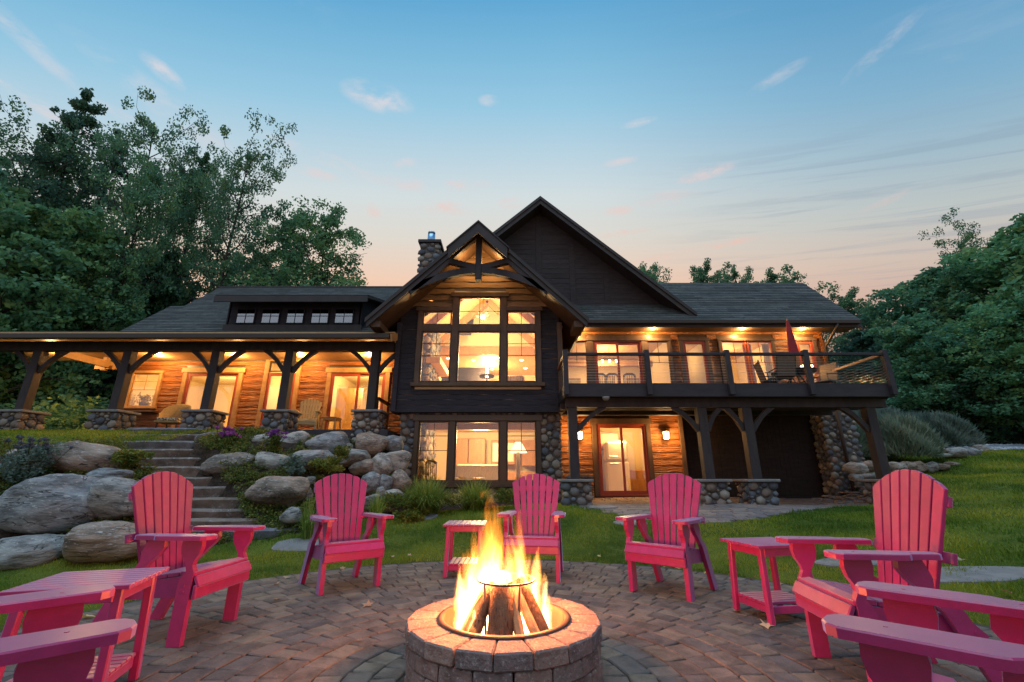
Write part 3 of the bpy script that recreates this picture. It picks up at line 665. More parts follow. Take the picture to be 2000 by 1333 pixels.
# porch posts on stone piers
XR = [-12.96, -10.44, -7.97, -5.93, -3.49]; WDP = [.8, .76, .73, .67, .71]
def pier(x0, x1, y0, y1, zb, ztop, faces, seed, cap_=300):
    p = tag(empty('stone_pier', (0, 0, 0), 0, house)); p.location = Vector(((x0 + x1) / 2, (y0 + y1) / 2, zb)) - wpos(house)
    MB().box(x0 + .04, x1 - .04, y0 + .04, y1 - .04, zb, ztop - .06).build('mortar_core', M_mortar, p)
    cm = MB().cbox(x0 - .05, x1 + .05, y0 - .05, y1 + .05, ztop - .065, ztop, .014); cm.build('cap', M_cap, p)
    hgt = ztop - .07 - zb
    if 'f' in faces: stones((x0, y0 + .03, zb), (1, 0, 0), x1 - x0, hgt, p, .125, .036, seed, cap_=cap_)
    if 'r' in faces: stones((x1 - .03, y0, zb), (0, 1, 0), y1 - y0, hgt, p, .125, .036, seed + 50, cap_=cap_)
    if 'l' in faces: stones((x0 + .03, y1, zb), (0, -1, 0), y1 - y0, hgt, p, .125, .036, seed + 90, cap_=cap_)
    return p
def brace(px_, y, zlow, ztop, dx_, m, th=.10, name='post_brace', py2=None):
    a = []
    for i in range(7):
        s_ = i / 6; bow = math.sin(s_ * PI) * .045
        if py2 is None: a.append((px_ + dx_ * s_ + math.copysign(bow, dx_) * -.7, y, zlow + (ztop - zlow) * s_ + bow * .7))
        else: a.append((px_, y + dx_ * s_ - math.copysign(bow, dx_) * .7, zlow + (ztop - zlow) * s_ + bow * .7))
    return part(MB().path(a, .10, [th * (1 + .25 * abs(2 * i / 6 - 1)) for i in range(7)], (0, 1, 0) if py2 is None else (1, 0, 0)), name, m)
for i, (xr, wd) in enumerate(zip(XR, WDP)):
    zb = 1.9 if i == 4 else (2.05 if i == 3 else 2.18)
    pier(xr - wd, xr, YP - .02, YP + .66, zb, 2.83, 'fr', 11 + i, 115)
    xc = xr - wd / 2; part(MB().cbox(xc - .115, xc + .115, YPO - .115, YPO + .115, 2.83, ZB0, .01), 'porch_post', M_timber)
    for sg in (-1, 1): brace(xc + sg * .1, YPO, ZB0 - .60, ZB0 + .03, sg * .62, M_timber)
# timber outlooker at the open end of the porch
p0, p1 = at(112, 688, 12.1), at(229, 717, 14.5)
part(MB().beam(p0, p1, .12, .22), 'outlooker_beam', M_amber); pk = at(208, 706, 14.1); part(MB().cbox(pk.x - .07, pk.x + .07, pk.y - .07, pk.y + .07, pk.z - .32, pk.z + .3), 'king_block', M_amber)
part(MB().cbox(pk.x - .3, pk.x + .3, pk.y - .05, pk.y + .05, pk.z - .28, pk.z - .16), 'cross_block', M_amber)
part(MB().box(-3.98, -3.93, 12.75, 12.83, 2.3, 3.35).box(-4.0, -3.9, 12.7, 14, 3.3, 3.37), 'porch_rail', M_timber)
# dormer
YDm = 15.2; dxl, dxr = Xp(446, 620, YDm), Xp(704, 620, YDm); dzb, dzt = 6.2, Zp(590, YDm)
part(MB().box(dxl, dxr, YDm, YDm + .1, dzb, dzt + .1), 'dormer_wall', M_dark)
for sx_ in (dxl, dxr): part(MB().prism([(YDm, dzb), (YDm + 2.1, 8.15), (YDm, dzt + .05)], 'x', sx_ - .05, sx_ + .05), 'dormer_cheek', M_dark)
part(MB().cbox(dxl - .1, dxr + .1, YDm - .06, YDm + .02, dzb - .03, dzb + .28), 'dormer_sill_board', M_fascia)
roof((Xp(420, 578, 14.6), 14.6, Zp(577, 14.6)), (Xp(719, 578, 14.6), 14.6, Zp(577, 14.6)), (Xp(719, 578, 14.6), 17.35, 8.25), (Xp(420, 578, 14.6), 17.35, 8.25), .10, name='dormer_roof')
part(MB().cbox(Xp(420, 580, 14.6), Xp(719, 580, 14.6), 14.56, 14.62, Zp(590.5, 14.6), Zp(579, 14.6)), 'dormer_fascia', M_fascia)
for a, b in ((461, 499), (510, 547), (559, 594.5), (607, 643), (653, 691)):
    x0, x1 = Xp(a, 618, YDm - .03), Xp(b, 618, YDm - .03); z0, z1 = Zp(633, YDm - .03), Zp(603, YDm - .03); xm = (x0 + x1) / 2
    window(x0, x1, z0, z1, YDm - .04, [(xm, z0 + .04, z1 - .04)], [((z0 + z1) / 2, x0 + .04, x1 - .04)], glass=M_glassd, m=M_dark, name='dormer_window')
# ---------- bay
bx0, bx1 = -3.21, 1.35; BC = (bx0 + bx1) / 2
Zb = lambda y: Zp(y, YB); Xb = lambda x, y=665: Xp(x, y, YB)
UP = [(Xb(895.5, 609), Xb(978.5, 609), Zb(636), Zb(581)), (Xb(826, 622), Xb(882.5, 622), Zb(635.5), Zb(608.5)), (Xb(990.5, 622), Xb(1046.5, 622), Zb(635.5), Zb(608.5)), (Xb(821.5, 697), Xb(880.5, 697), Zb(747), Zb(648)), (Xb(893, 697), Xb(977.5, 697), Zb(747), Zb(648)), (Xb(989.5, 697), Xb(1047.5, 697), Zb(747), Zb(648))]
ZSK = Zb(803)
big = [(UP[3][0] - .12, UP[5][1] + .12, UP[3][2] - .12, UP[1][3] + .12), (UP[0][0] - .14, UP[0][1] + .14, UP[1][3], UP[0][3] + .14)]
RZ, RS = 7.95, .975         # inner apex of the gable, slope
lim = lambda z: (BC - (RZ - z) / RS, BC + (RZ - z) / RS)
# backing wall in strips with the openings left free
wall_open(bx0, bx1, ZSK, UP[1][3] + .06, YB + .06, YB + .16, UP, M_cream)
wall_open(bx0 + .9, bx1 - .9, UP[1][3] + .06, UP[0][3] + .1, YB + .06, YB + .16, [UP[0]], M_cream)
part(MB().prism([(bx0, UP[1][3] + .06), (bx0 + .9, UP[1][3] + .06), (bx0 + .9, 6.0), (bx0, 5.1)], 'y', YB + .06, YB + .16), 'gable_backing', M_cream)
part(MB().prism([(bx1, UP[1][3] + .06), (bx1 - .9, UP[1][3] + .06), (bx1 - .9, 6.0), (bx1, 5.1)], 'y', YB + .06, YB + .16), 'gable_backing', M_cream)
zq = UP[0][3] + .1; part(MB().prism([(bx0 + .9, zq), (bx1 - .9, zq), (BC, 7.9)], 'y', YB + .06, YB + .16), 'gable_backing', M_cream)
zsp = Zb(600)
courses(bx0, bx1, ZSK + .02, zsp, YB + .06, .145, big, M_dark, .016, .010, False, name='shake_siding')
M_warm = mat('gable_lap_siding', (.17, .10, .05), (.25, .15, .08), 3, (1, 1, 6), .65, .6, 8, per=.12, bdist=.02)
courses(bx0, bx1, zsp, 7.8, YB + .06, .20, big, M_warm, .07, .022, False, clip=lim, name='waney_siding')
part(MB().cbox(bx0 - .04, bx1 + .04, YB - .02, YB + .5, ZSK - .04, ZSK + .03), 'bay_skirt', M_dark)
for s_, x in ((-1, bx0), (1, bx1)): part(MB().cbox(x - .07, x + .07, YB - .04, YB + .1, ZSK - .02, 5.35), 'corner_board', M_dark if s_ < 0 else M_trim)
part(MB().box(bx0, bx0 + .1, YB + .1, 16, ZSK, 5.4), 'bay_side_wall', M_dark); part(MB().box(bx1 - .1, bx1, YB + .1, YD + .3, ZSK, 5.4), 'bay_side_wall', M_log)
part(MB().box(bx0, bx1, YB + .17, YD, ZSK - .03, ZSK + .12), 'bay_floor', M_woodc)
# bay windows
for k, o in enumerate(UP):
    x0, x1, z0, z1 = o; xm = (x0 + x1) / 2
    if k == 0: c_, r_ = [(xm, z0 + .05, z1 - .05)], [(Zb(609), x0 + .04, x1 - .04)]
    elif k in (1, 2): c_, r_ = [(xm, z0 + .05, z1 - .05)], []
    elif k == 4: c_, r_ = [], []
    else: c_, r_ = [(xm, Zb(695.5), z1 - .05)], [(Zb(672), x0 + .04, x1 - .04), (Zb(695.5), x0 + .04, x1 - .04)]
    window(x0, x1, z0, z1, YB, c_, r_, m=M_darkw)
tm = MB()
for a, b, c, d in ((UP[3][0] - .14, UP[3][0], UP[3][2] - .02, UP[1][3]), (UP[5][1], UP[5][1] + .14, UP[3][2] - .02, UP[1][3]), (UP[3][1], UP[4][0], UP[3][2] - .02, UP[0][3]), (UP[4][1], UP[5][0], UP[3][2] - .02, UP[0][3])): tm.cbox(a, b, YB - .05, YB + .05, c, d)
part(tm, 'mullion', M_trim)
tm = MB()
for a, b in ((UP[3][0], UP[3][1]), (UP[4][0], UP[4][1]), (UP[5][0], UP[5][1])): tm.cbox(a, b, YB - .045, YB + .05, UP[3][3], UP[1][2] - .002)
tm.cbox(UP[3][0] - .2, UP[3][1], YB - .07, YB + .05, UP[1][3], UP[1][3] + .12); tm.cbox(UP[5][0], UP[5][1] + .2, YB - .07, YB + .05, UP[1][3], UP[1][3] + .12)
tm.cbox(UP[3][1] - .06, UP[5][0] + .06, YB - .075, YB + .05, UP[0][3], UP[0][3] + .13); tm.cbox(UP[3][0] - .22, UP[5][1] + .22, YB - .10, YB + .05, UP[3][2] - .12, UP[3][2] - .02)
part(tm, 'window_head_and_sill', M_trim)
# stone base of the bay and its big window
Zs = lambda y: Zp(y, YBS); Xs = lambda x, y=880: Xp(x, y, YBS)
LO = [(Xs(816), Xs(876), Zs(941), Zs(823)), (Xs(888), Xs(976), Zs(941), Zs(823)), (Xs(989), Xs(1048), Zs(941), Zs(823))]
sx0, sx1 = Xs(777, 900), Xs(1097, 900)
wall_open(sx0, sx1, .3, ZSK - .02, YBS + .03, YBS + .16, LO, M_mortar)
part(MB().box(sx0, sx0 + .12, YBS + .1, 16, .3, ZSK), 'bay_base_wall', M_mortar); part(MB().box(sx1 - .12, sx1, YBS + .1, YD + .3, .3, ZSK), 'bay_base_wall', M_mortar)
fm = MB(); fx0, fx1 = LO[0][0] - .12, LO[2][1] + .12
for a, b in ((fx0, LO[0][0]), (LO[0][1], LO[1][0]), (LO[1][1], LO[2][0]), (LO[2][1], fx1)): fm.cbox(a, b, YBS - .07, YBS + .05, LO[0][2], LO[0][3])
fm.cbox(fx0 - .05, fx1 + .05, YBS - .09, YBS + .05, LO[0][3], LO[0][3] + .16); fm.cbox(fx0 - .1, fx1 + .1, YBS - .12, YBS + .05, LO[0][2] - .14, LO[0][2])
part(fm, 'window_surround', M_darkw)
for k, (x0, x1, z0, z1) in enumerate(LO):
    xm = (x0 + x1) / 2; c_, r_ = ([], []) if k == 1 else ([(xm, Zs(880.6), z1 - .05)], [(Zs(852), x0 + .04, x1 - .04), (Zs(880.6), x0 + .04, x1 - .04)])
    window(x0, x1, z0, z1, YBS, c_, r_, m=M_darkw)
base = tag(empty('stone_base', (0, 0, 0), 0, house)); base.location = (-1, 0, 0)
stones((sx0, YBS + .03, .35), (1, 0, 0), fx0 - sx0, ZSK - .4, base, .13, .05, 71, .07)
stones((fx1, YBS + .03, .35), (1, 0, 0), sx1 - fx1, ZSK - .4, base, .13, .05, 72, .07)
stones((fx0, YBS + .03, .35), (1, 0, 0), fx1 - fx0, LO[0][2] - .14 - .37, base, .11, .05, 73, .06)
stones((fx0, YBS + .03, LO[0][3] + .17), (1, 0, 0), fx1 - fx0, max(.08, ZSK - LO[0][3] - .2), base, .075, .05, 74, .05)
stones((sx1 - .03, YBS, .35), (0, 1, 0), .45, ZSK - .4, base, .12, .05, 75, .06)
def chev(xc, zt0, sg, ww, sl0, dep, ya, yb0, name, m=None):
    """sloping board mitred at the peak"""
    return part(MB().prism([(xc, zt0 - dep * 1.25), (xc, zt0), (xc + sg * ww, zt0 - ww * sl0), (xc + sg * ww, zt0 - ww * sl0 - dep * 1.25)], 'y', ya, yb0), name, m or M_fascia)
# bay roof: two slopes, fascia boards, truss
RF = 10.95; SL = .975; hx = 2.93; za = Zp(441, RF); zl = za - hx * SL
yb_ = 17.0
for sg in (-1, 1):
    e0, e1 = (BC + sg * hx, RF, zl), (BC + sg * hx, yb_, zl)
    roof(*((e0, e1, (BC, yb_, za), (BC, RF, za))), .16, name='bay_roof')
    chev(BC, za - .0, sg, hx, SL, .19, RF - .045, RF, 'rake_fascia'); chev(BC, za + .05, sg, hx + .04, SL, .10, RF - .085, RF - .047, 'rake_trim')
    # short hood that stands out at the peak
    h2_ = .80; zh = Zp(434, RF - .40); chev(BC, zh, sg, h2_, SL, .26, RF - .40, RF - .34, 'hood_fascia')
    part(MB().prism([(BC, zh + .003), (BC, zh + .05), (BC + sg * (h2_ + .05), zh + .05 - (h2_ + .05) * SL), (BC + sg * (h2_ + .05), zh + .003 - (h2_ + .05) * SL)], 'y', RF - .43, RF + .3), 'hood_roof', M_fascia)
    # soffit of warm boards under the overhang
    part(MB().prism([(BC + sg * (hx - .05), zl - .19), (BC, za - .26), (BC, za - .22), (BC + sg * (hx - .05), zl - .15)], 'y', RF + .03, YB + .05), 'soffit', M_trim)
    part(MB().cbox(BC + sg * (hx - .22) - .12, BC + sg * (hx - .22) + .12, RF + .05, YB, zl - .20, zl - .02), 'corbel', M_trim)
TY = RF + .06
def tp(px, py): q = at(px, py, TY); return (q.x, TY, q.z)
tp0 = Xp(937, 520, TY) - BC
fix = lambda q: (q[0] - tp0, q[1], q[2])
part(MB().cbox(BC - .085, BC + .085, TY - .10, TY + .12, Zp(549, TY), Zp(450, TY), .012), 'king_post', M_timber)
for sg in (-1, 1):
    mir = lambda px: 937 + sg * (px - 937) * -1 if sg > 0 else px
    part(MB().path([fix(tp(mir(x), y)) for x, y in ((806, 566), (826, 557), (850, 548), (878, 538), (905, 532), (936, 529))], .16, .19, (0, 1, 0)), 'truss_chord', M_timber)
    part(MB().path([fix(tp(mir(x), y)) for x, y in ((868, 510), (888, 513), (910, 519), (936, 524))], .15, .15, (0, 1, 0)), 'truss_strut', M_timber)
    part(MB().path([fix(tp(mir(x), y)) for x, y in ((800, 570), (850, 531), (890, 493), (937, 452))], .16, .30, (0, 1, 0)), 'truss_rafter', M_timber)
# chimney
cy0 = 15.4; cxa, cxb = Xp(818, 500, cy0), Xp(857, 500, cy0); czt = Zp(473, cy0)
ch = tag(empty('chimney', (0, 0, 0), 0, house)); ch.location = Vector((cxa, cy0, 7)) - wpos(house)
MB().box(cxa + .04, cxb - .04, cy0 + .03, cy0 + 1.1, 6.5, czt - .02).build('mortar_core', M_mortar, ch)
MB().cbox(cxa - .06, cxb + .06, cy0 - .05, cy0 + 1.2, czt - .02, czt + .10).build('cap', M_fascia, ch)
stones((cxa, cy0 + .03, 7.9), (1, 0, 0), cxb - cxa, czt - 7.95, ch, .16, .07, 81, .06); stones((cxb - .03, cy0, 7.9), (0, 1, 0), 1.1, czt - 7.95, ch, .16, .08, 82, .06)
fx = Xp(843, 460, cy0 + .5); fz = czt + .1
MB().lathe([(.0, fz), (.12, fz), (.12, fz + .14), (.155, fz + .16), (.155, fz + .50), (.11, fz + .52), (.11, fz + .56), (.15, fz + .57), (.15, fz + .62), (0, fz + .65)], 20, (fx, cy0 + .5, 0)).build('flue', M_blue, ch, True)
# big gable behind
GY = 13.25; gxa = Xp(1055, 388, GY); gza = Zp(388, GY); gs = .885; gxr = Xp(1357, 610, GY); gw = gxr - gxa
for sg, ww in ((1, gw), (-1, gw + .4)):
    roof((gxa + sg * ww, GY, gza - ww * gs), (gxa + sg * ww, 19.5, gza - ww * gs), (gxa, 19.5, gza), (gxa, GY, gza), .16, name='gable_roof')
    chev(gxa, gza, sg, ww, gs, .2, GY - .045, GY, 'rake_fascia'); chev(gxa, gza + .05, sg, ww + .03, gs, .10, GY - .085, GY - .047, 'rake_trim')
GW = 13.78; zr_ = gza - .2
gl = lambda z: (gxa - (zr_ - z) / gs, gxa + (zr_ - z) / gs)
# its lower edge follows the bay roof, so that it never crosses the great room
xk = BC + (za - 6.0) / SL
part(MB().prism([(BC + .1, za - .1), (xk, 5.95), (gxa + gw - .1, zr_ - (gw - .1) * gs), (gxa, zr_)], 'y', GW + .04, GW + .12), 'gable_backing', M_gable)
gl0 = gl; gl = lambda z: (max(gl0(z)[0], BC + (za - z) / SL - .1), gl0(z)[1])
vops = []
for px in (1053, 1118, 1184):
    x = Xp(px, 540, GW); zt_ = min(zr_ - abs(x - gxa) * gs - .1, 99); vops.append((x - .10, x + .10, 5.0, zt_ + .1)); part(MB().cbox(x - .10, x + .10, GW + .008, GW + .06, 6.0, zt_), 'gable_batten', M_gable)
courses(gxa - 2.6, gxa + gw, 6.55, zr_ - .1, GW + .04, .19, vops, M_gable, .014, .010, False, clip=gl, name='gable_siding')
# ---------- right wing
ZE = Zp(626, 13.0); YRG = 15.2; ZRG = Zp(553, YRG); XRE = Xp(1683, 630, 13.0)
roof((1.1, 13.0, ZE), (XRE, 13.0, ZE), (XRE, YRG, ZRG), (1.1, YRG, ZRG), .13); 
roof((1.1, 17.4, ZE), (XRE, 17.4, ZE), (XRE, YRG, ZRG), (1.1, YRG, ZRG), .13, expo=.3)
part(MB().cbox(1.4, XRE - .1, 12.90, 13.02, ZE - .13, ZE - .01, .012), 'gutter', M_gut)
part(MB().cbox(1.4, XRE - .02, 13.02, 13.06, ZE - .22, ZE - .03), 'eave_fascia', M_fascia)
part(MB().box(1.4, XRE - .05, 13.06, YD + .1, ZE - .18, ZE - .15), 'soffit', M_trim)
part(MB().prism([(13.0, ZE - .2), (YRG, ZRG - .15), (17.4, ZE - .2), (17.4, ZE - .34), (YRG, ZRG - .34), (13.0, ZE - .34)], 'x', XRE - .06, XRE - .0), 'rake_fascia', M_fascia)
XW1 = Xp(1618, 700, YD)
part(MB().prism([(YD, .5), (17.3, .5), (17.3, ZE - .2), (YRG, ZRG - .3), (YD, ZE - .2)], 'x', XW1 - .15, XW1 - .05), 'end_wall', M_log)
xd = lambda x: Xp(x, 700, YD); zd = Zp(667, YD)
DW = [(xd(1106), xd(1147), 3.3, zd), (xd(1160), xd(1254), FL_D, zd), (xd(1266), xd(1308), 3.3, zd), (xd(1336), xd(1380), FL_D, zd), (xd(1412), xd(1511), 3.3, zd), (xd(1560), xd(1592), FL_D, zd)]
wall_open(1.35, XW1, FL_D - .15, ZE - .1, YD + .05, YD + .18, DW, M_cream)
opsD = [(o[0] - .12, o[1] + .12, o[2] - .1, o[3] + .15) for o in DW]
wall_open(1.35, XW1, FL_D - .15, ZE - .12, YD + .035, YD + .048, DW, M_darkw, 'dark_seam_sheet')  # dark sheet again, seams shaded by its colour
courses(1.35, XW1, FL_D, ZE - .16, YD + .05, .20, opsD, M_log, .035, .010, name='log_siding')
for k, (x0, x1, z0, z1) in enumerate(DW):
    xm = (x0 + x1) / 2; zm = Zp(709, YD)
    if k == 1: slider(x0, x1, z0, z1, YD, trim=M_trim)
    elif k in (3, 5):
        d_ = part(MB().cbox(x0, x0 + .09, YD - .03, YD + .04, z0, z1).cbox(x1 - .09, x1, YD - .03, YD + .04, z0, z1).cbox(x0 + .09, x1 - .09, YD - .03, YD + .04, z1 - .1, z1).cbox(x0 + .09, x1 - .09, YD - .03, YD + .04, z0, z0 + .18), 'glazed_door', M_red)
        MB().box(x0 + .09, x1 - .09, YD, YD + .006, z0 + .18, z1 - .1).build('pane', M_glass, d_); frame(x0, x1, z0 + .08, z1, YD, .12, .04, M_trim, 'door_trim')
    elif k == 4:
        window(x0, xm - .03, z0, z1, YD, [((x0 + xm) / 2, zm, z1 - .05)], [(zm, x0 + .04, xm - .07)], m=M_red); window(xm + .03, x1, z0, z1, YD, [((x1 + xm) / 2, zm, z1 - .05)], [(zm, xm + .07, x1 - .04)], m=M_red); frame(x0, x1, z0, z1, YD, .1, .04, M_trim, 'window_trim')
    else: window(x0, x1, z0, z1, YD, [(xm, zm, z1 - .05)], [(zm, x0 + .04, x1 - .04)], trim=M_trim)
# downspout
a_ = at(1622, 642, 12.95); b_ = at(1607, 668, 13.45)
part(MB().tube([(a_.x + .25, 12.95, ZE - .12), (a_.x + .22, 12.96, ZE - .25), (XW1 - .13, 13.46, ZE - .75), (XW1 - .13, 13.46, 3.25)], .045, 8), 'downspout', M_gut, True)
# ---------- deck
YK = 10.3; dx0, dx1 = 1.26, 9.12; zrim = 3.27; zrb = Zp(775, YK)
dk = MB(); 
for i in range(22): dk.cbox(dx0, dx1, YK + .06 + i * .148, YK + .2 + i * .148, FL_D - .035, FL_D, .004)
part(dk, 'deck_boards', M_deckt, kind='stuff')
part(MB().cbox(dx0, dx1, YK, YK + .05, zrb, zrim), 'deck_rim', M_deckt)
part(MB().box(dx0, dx1, YK + .05, YD, zrb + .02, zrb + .06), 'deck_underside', M_deckt)
for x in (dx0, dx1 - .05): part(MB().cbox(x, x + .05, YK + .05, YD, zrb, zrim), 'deck_side_rim', M_deckt)
zbb = Zp(797, 10.7)
part(MB().cbox(dx0 + .05, Xp(1722, 780, 10.7), 10.6, 10.8, zbb, zrb + .02), 'deck_beam', M_timber)
part(MB().box(dx0, 9.0, 11.3, 11.42, zrb - .16, zrb + .02).box(dx0, 9.0, 12.3, 12.42, zrb - .16, zrb + .02), 'deck_joist', M_timber)
# guard rail
ztr = Zp(690.5, YK); rpx = [1103, 1265, 1423, 1578, 1737]
rx = [Xp(p, 730, YK - .03) for p in rpx]; rx[0] = 1.29; rx[-1] = 9.05
def rpost(x, y): return part(MB().cbox(x - .06, x + .06, y - .06, y + .06, zrb + .03, ztr + .06, .008), 'rail_post', M_deckt)
for x in rx: rpost(x, YK - .06)
part(MB().cbox(rx[0], rx[-1], YK - .10, YK - .0, ztr - .07, ztr - .005), 'top_rail', M_deckt)
ys = YK + 2.1
rpost(rx[-1], ys)
M_rail = mat('painted_lit_rail', (.30, .14, .07), (.36, .18, .09), 4, rough=.5)  # side rails: lamplight put into a lighter copy of the rail colour
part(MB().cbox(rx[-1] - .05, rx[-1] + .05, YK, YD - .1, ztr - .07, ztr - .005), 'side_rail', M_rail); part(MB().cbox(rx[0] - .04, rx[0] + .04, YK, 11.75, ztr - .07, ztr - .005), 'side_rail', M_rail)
for j in range(9):
    z = FL_D + .12 + j * (ztr - .09 - FL_D - .12) / 9
    part(MB().tube([(rx[0], YK - .04, z), (rx[-1], YK - .04, z)], .0035, 4), 'rail_cable', M_cable)
    part(MB().tube([(rx[-1], YK, z), (rx[-1], YD - .1, z)], .005, 4), 'side_cable', M_cable)
    part(MB().tube([(rx[0], YK, z), (rx[0], 11.75, z)], .005, 4), 'side_cable', M_cable)
# deck piers and posts
PX = [(1.14, 1.80), (4.28, 4.94), (5.37, 6.02), (8.40, 9.02)]
for i, (x0, x1) in enumerate(PX):
    pier(x0, x1, 10.4, 11.04, .45, 1.075, 'fl' if i else 'fr', 31 + i); xc = (x0 + x1) / 2
    part(MB().cbox(xc - .11, xc + .11, 10.6, 10.82, 1.075, zbb, .01), 'deck_post', M_timber)
    if i: brace(xc - .1, 10.7, zbb - .55, zbb + .03, -.41 if i == 2 else -.58, M_timber)
    if i < 3: brace(xc + .1, 10.7, zbb - .55, zbb + .03, (.7, .41, .58)[i], M_timber)
# lower wall below the deck
LW = [(Xp(1168, 900, YD), Xp(1266, 900, YD), .58, Zp(829, YD))]; xt = Xp(1339, 900, YD)
wall_open(1.35, xt, .4, FL_D - .1, YD + .05, YD + .2, LW, M_cream)
wall_open(1.35, xt - .1, .45, FL_D - .12, YD + .035, YD + .048, LW, M_darkw, 'dark_seam_sheet')  # dark sheet behind the lower boards, shading their seams by colour
courses(1.35, xt - .1, .5, FL_D - .1, YD + .05, .19, [(LW[0][0] - .16, LW[0][1] + .16, .4, LW[0][3] + .17)], M_log, .035, .010, name='log_siding')
slider(*LW[0], YD, trim=M_trim); part(MB().cbox(xt - .1, xt + .02, YD - .06, YD + .4, .5, FL_D - .1), 'corner_board', M_trim)
# dark store under the deck, with its boarded screen
xs1 = Xp(1618, 900, YD)
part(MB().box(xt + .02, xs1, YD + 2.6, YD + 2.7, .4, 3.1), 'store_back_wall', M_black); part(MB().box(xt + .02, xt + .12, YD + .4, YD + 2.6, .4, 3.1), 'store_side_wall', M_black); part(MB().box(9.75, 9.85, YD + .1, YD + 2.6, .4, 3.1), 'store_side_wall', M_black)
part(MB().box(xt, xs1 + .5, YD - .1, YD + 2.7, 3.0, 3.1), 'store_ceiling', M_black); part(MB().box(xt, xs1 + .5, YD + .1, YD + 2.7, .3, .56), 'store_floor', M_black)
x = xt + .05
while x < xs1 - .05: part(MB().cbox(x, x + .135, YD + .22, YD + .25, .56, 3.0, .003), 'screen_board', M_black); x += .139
# stone column at the corner
cx0, cx1 = Xp(1628, 930, 13.2), XW1 + .1
MBc = MB().box(cx0 + .04, cx1 - .04, 13.22, 13.75, .4, FL_D - .2); part(MBc, 'column_core', M_mortar)
stones((cx0, 13.23, .5), (1, 0, 0), cx1 - cx0, FL_D - .75, base, .12, .05, 91, .06); stones((cx0 + .03, 13.75, .5), (0, -1, 0), .5, FL_D - .75, base, .12, .05, 92, .06)
part(MB().tube([(cx0 + .42, 13.1, 3.0), (cx0 + .42, 13.1, .75), (cx0 + .5, 12.9, .62)], .05, 8), 'downspout', M_black, True)
if STUFF.v: STUFF.build('small_stones', M_stone, base, True, kind='stuff')
# lanterns by the lower door
LP_ = []
for px in (1132, 1301):
    q = at(px, 850, YD - .16); ln = tag(empty('wall_lantern', (0, 0, 0), 0, house)); ln.location = Vector((q.x, q.y, q.z)) - wpos(house)
    MB().cbox(q.x - .05, q.x + .05, YD - .06, YD - .0, q.z - .12, q.z + .12).build('backplate', M_iron, ln)
    MB().lathe([(.0, q.z + .19), (.03, q.z + .17), (.10, q.z + .11), (.10, q.z + .10), (.0, q.z + .10)], 12, (q.x, q.y, 0)).build('hood', M_iron, ln)
    MB().lathe([(.0, q.z - .12), (.055, q.z - .12), (.075, q.z - .10), (.085, q.z + .09), (0, q.z + .095)], 12, (q.x, q.y, 0)).build('glass', M_lant, ln, True); LP_.append(q)
    lamp('lantern_light', (q.x, q.y - .16, q.z), 70, (1, .52, .17), .06)
# recessed lights: porch, eaves
def can(x, y, z, p, size=.05, name='recessed_light', mt=None, r=.06):
    o = part(MB().lathe([(0, z - .012), (r, z - .012), (r + .02, z - .004), (r + .02, z)], 16, (x, y, 0)), name, mt or M_can, True)
    if p: l = lamp('ceiling_light', (x, y, z - .09), p, WARM, size)
for px in (306, 459, 585, 720): can(Xp(px, 691, 13.7), 13.75, 4.925, 115)
can(-14.6, 13.2, 4.925, 150)
for px in (1131, 1275, 1450, 1567): can(Xp(px, 637, 13.3), 13.32, ZE - .182, 75)
lamp('gable_light', (BC - .35, RF + .42, za - .95), 22, WARM, .05); lamp('gable_light', (BC + .35, RF + .42, za - .95), 22, WARM, .05)
# ================================================================== ROOMS
def room(x0, x1, y0, y1, z0, z1, wm=M_cream, cm=M_woodc, fm=M_woodc, left=True):
    part(MB().box(x0, x1, y1, y1 + .08, z0, z1), 'interior_wall', wm)
    if left: part(MB().box(x0 - .06, x0, y0, y1, z0, z1), 'interior_wall', wm)
    part(MB().box(x1, x1 + .06, y0, y1, z0, z1), 'interior_wall', wm)
    part(MB().box(x0, x1, y0, y1, z0 - .06, z0), 'interior_floor', fm)
    if cm: part(MB().box(x0, x1, y0, y1, z1, z1 + .06), 'interior_ceiling', cm)
RW = (1, .66, .30)
# left wing rooms
for a, b, e in ((-12.95, -8.95, 210), (-8.85, -6.7, 120), (-6.6, -4.35, 150)):
    room(a, b, YE + .2, 18.2, FL_P, 4.85, M_cream, M_cream); lamp('room_light', ((a + b) / 2, 16.2, 4.35), e, RW, .25)
pt = part(MB().cbox(0, .9, 0, .05, 0, 2.03), 'interior_door', M_pine); pt.location = Vector((Xp(660, 780, 16.3), 16.3, FL_P)) - wpos(house)
# great room: vaulted, kitchen behind
gx0, gx1 = bx0 + .1, bx1 - .12; ZGF = 2.95
part(MB().box(gx0 - .06, gx0, YB + .2, 20.4, ZGF - 0.1, 5.3), 'interior_wall', M_cream); part(MB().box(gx1, gx1 + .06, YD + .3, 20.4, ZGF, 6), 'interior_wall', M_cream)
part(MB().box(gx0, gx1, YB + .2, 20.4, ZGF - .05, ZGF), 'interior_floor', M_woodc)
for sg in (-1, 1): part(MB().prism([(BC, 7.66), (BC + sg * 2.4, 7.66 - 2.4 * SL), (BC + sg * 2.4, 7.6 - 2.4 * SL), (BC, 7.6)], 'y', YB + .2, 16.3), 'vaulted_ceiling', M_woodc)
part(MB().prism([(gx0, 5.78), (gx1, 5.78), (gx1, 5.9), (BC, 7.62), (gx0, 5.9)], 'y', 16.1, 16.2), 'upper_interior_wall', M_cream)
part(MB().cbox(gx0, gx1, 15.9, 16.1, 5.55, 5.85), 'interior_beam', M_cab)
for y in (13.3, 15.2):
    for sg in (-1, 1): part(MB().beam((BC, y, 7.45), (BC + sg * 2.3, y, 7.45 - 2.3 * SL), .16, .22), 'ceiling_rafter', M_cab)
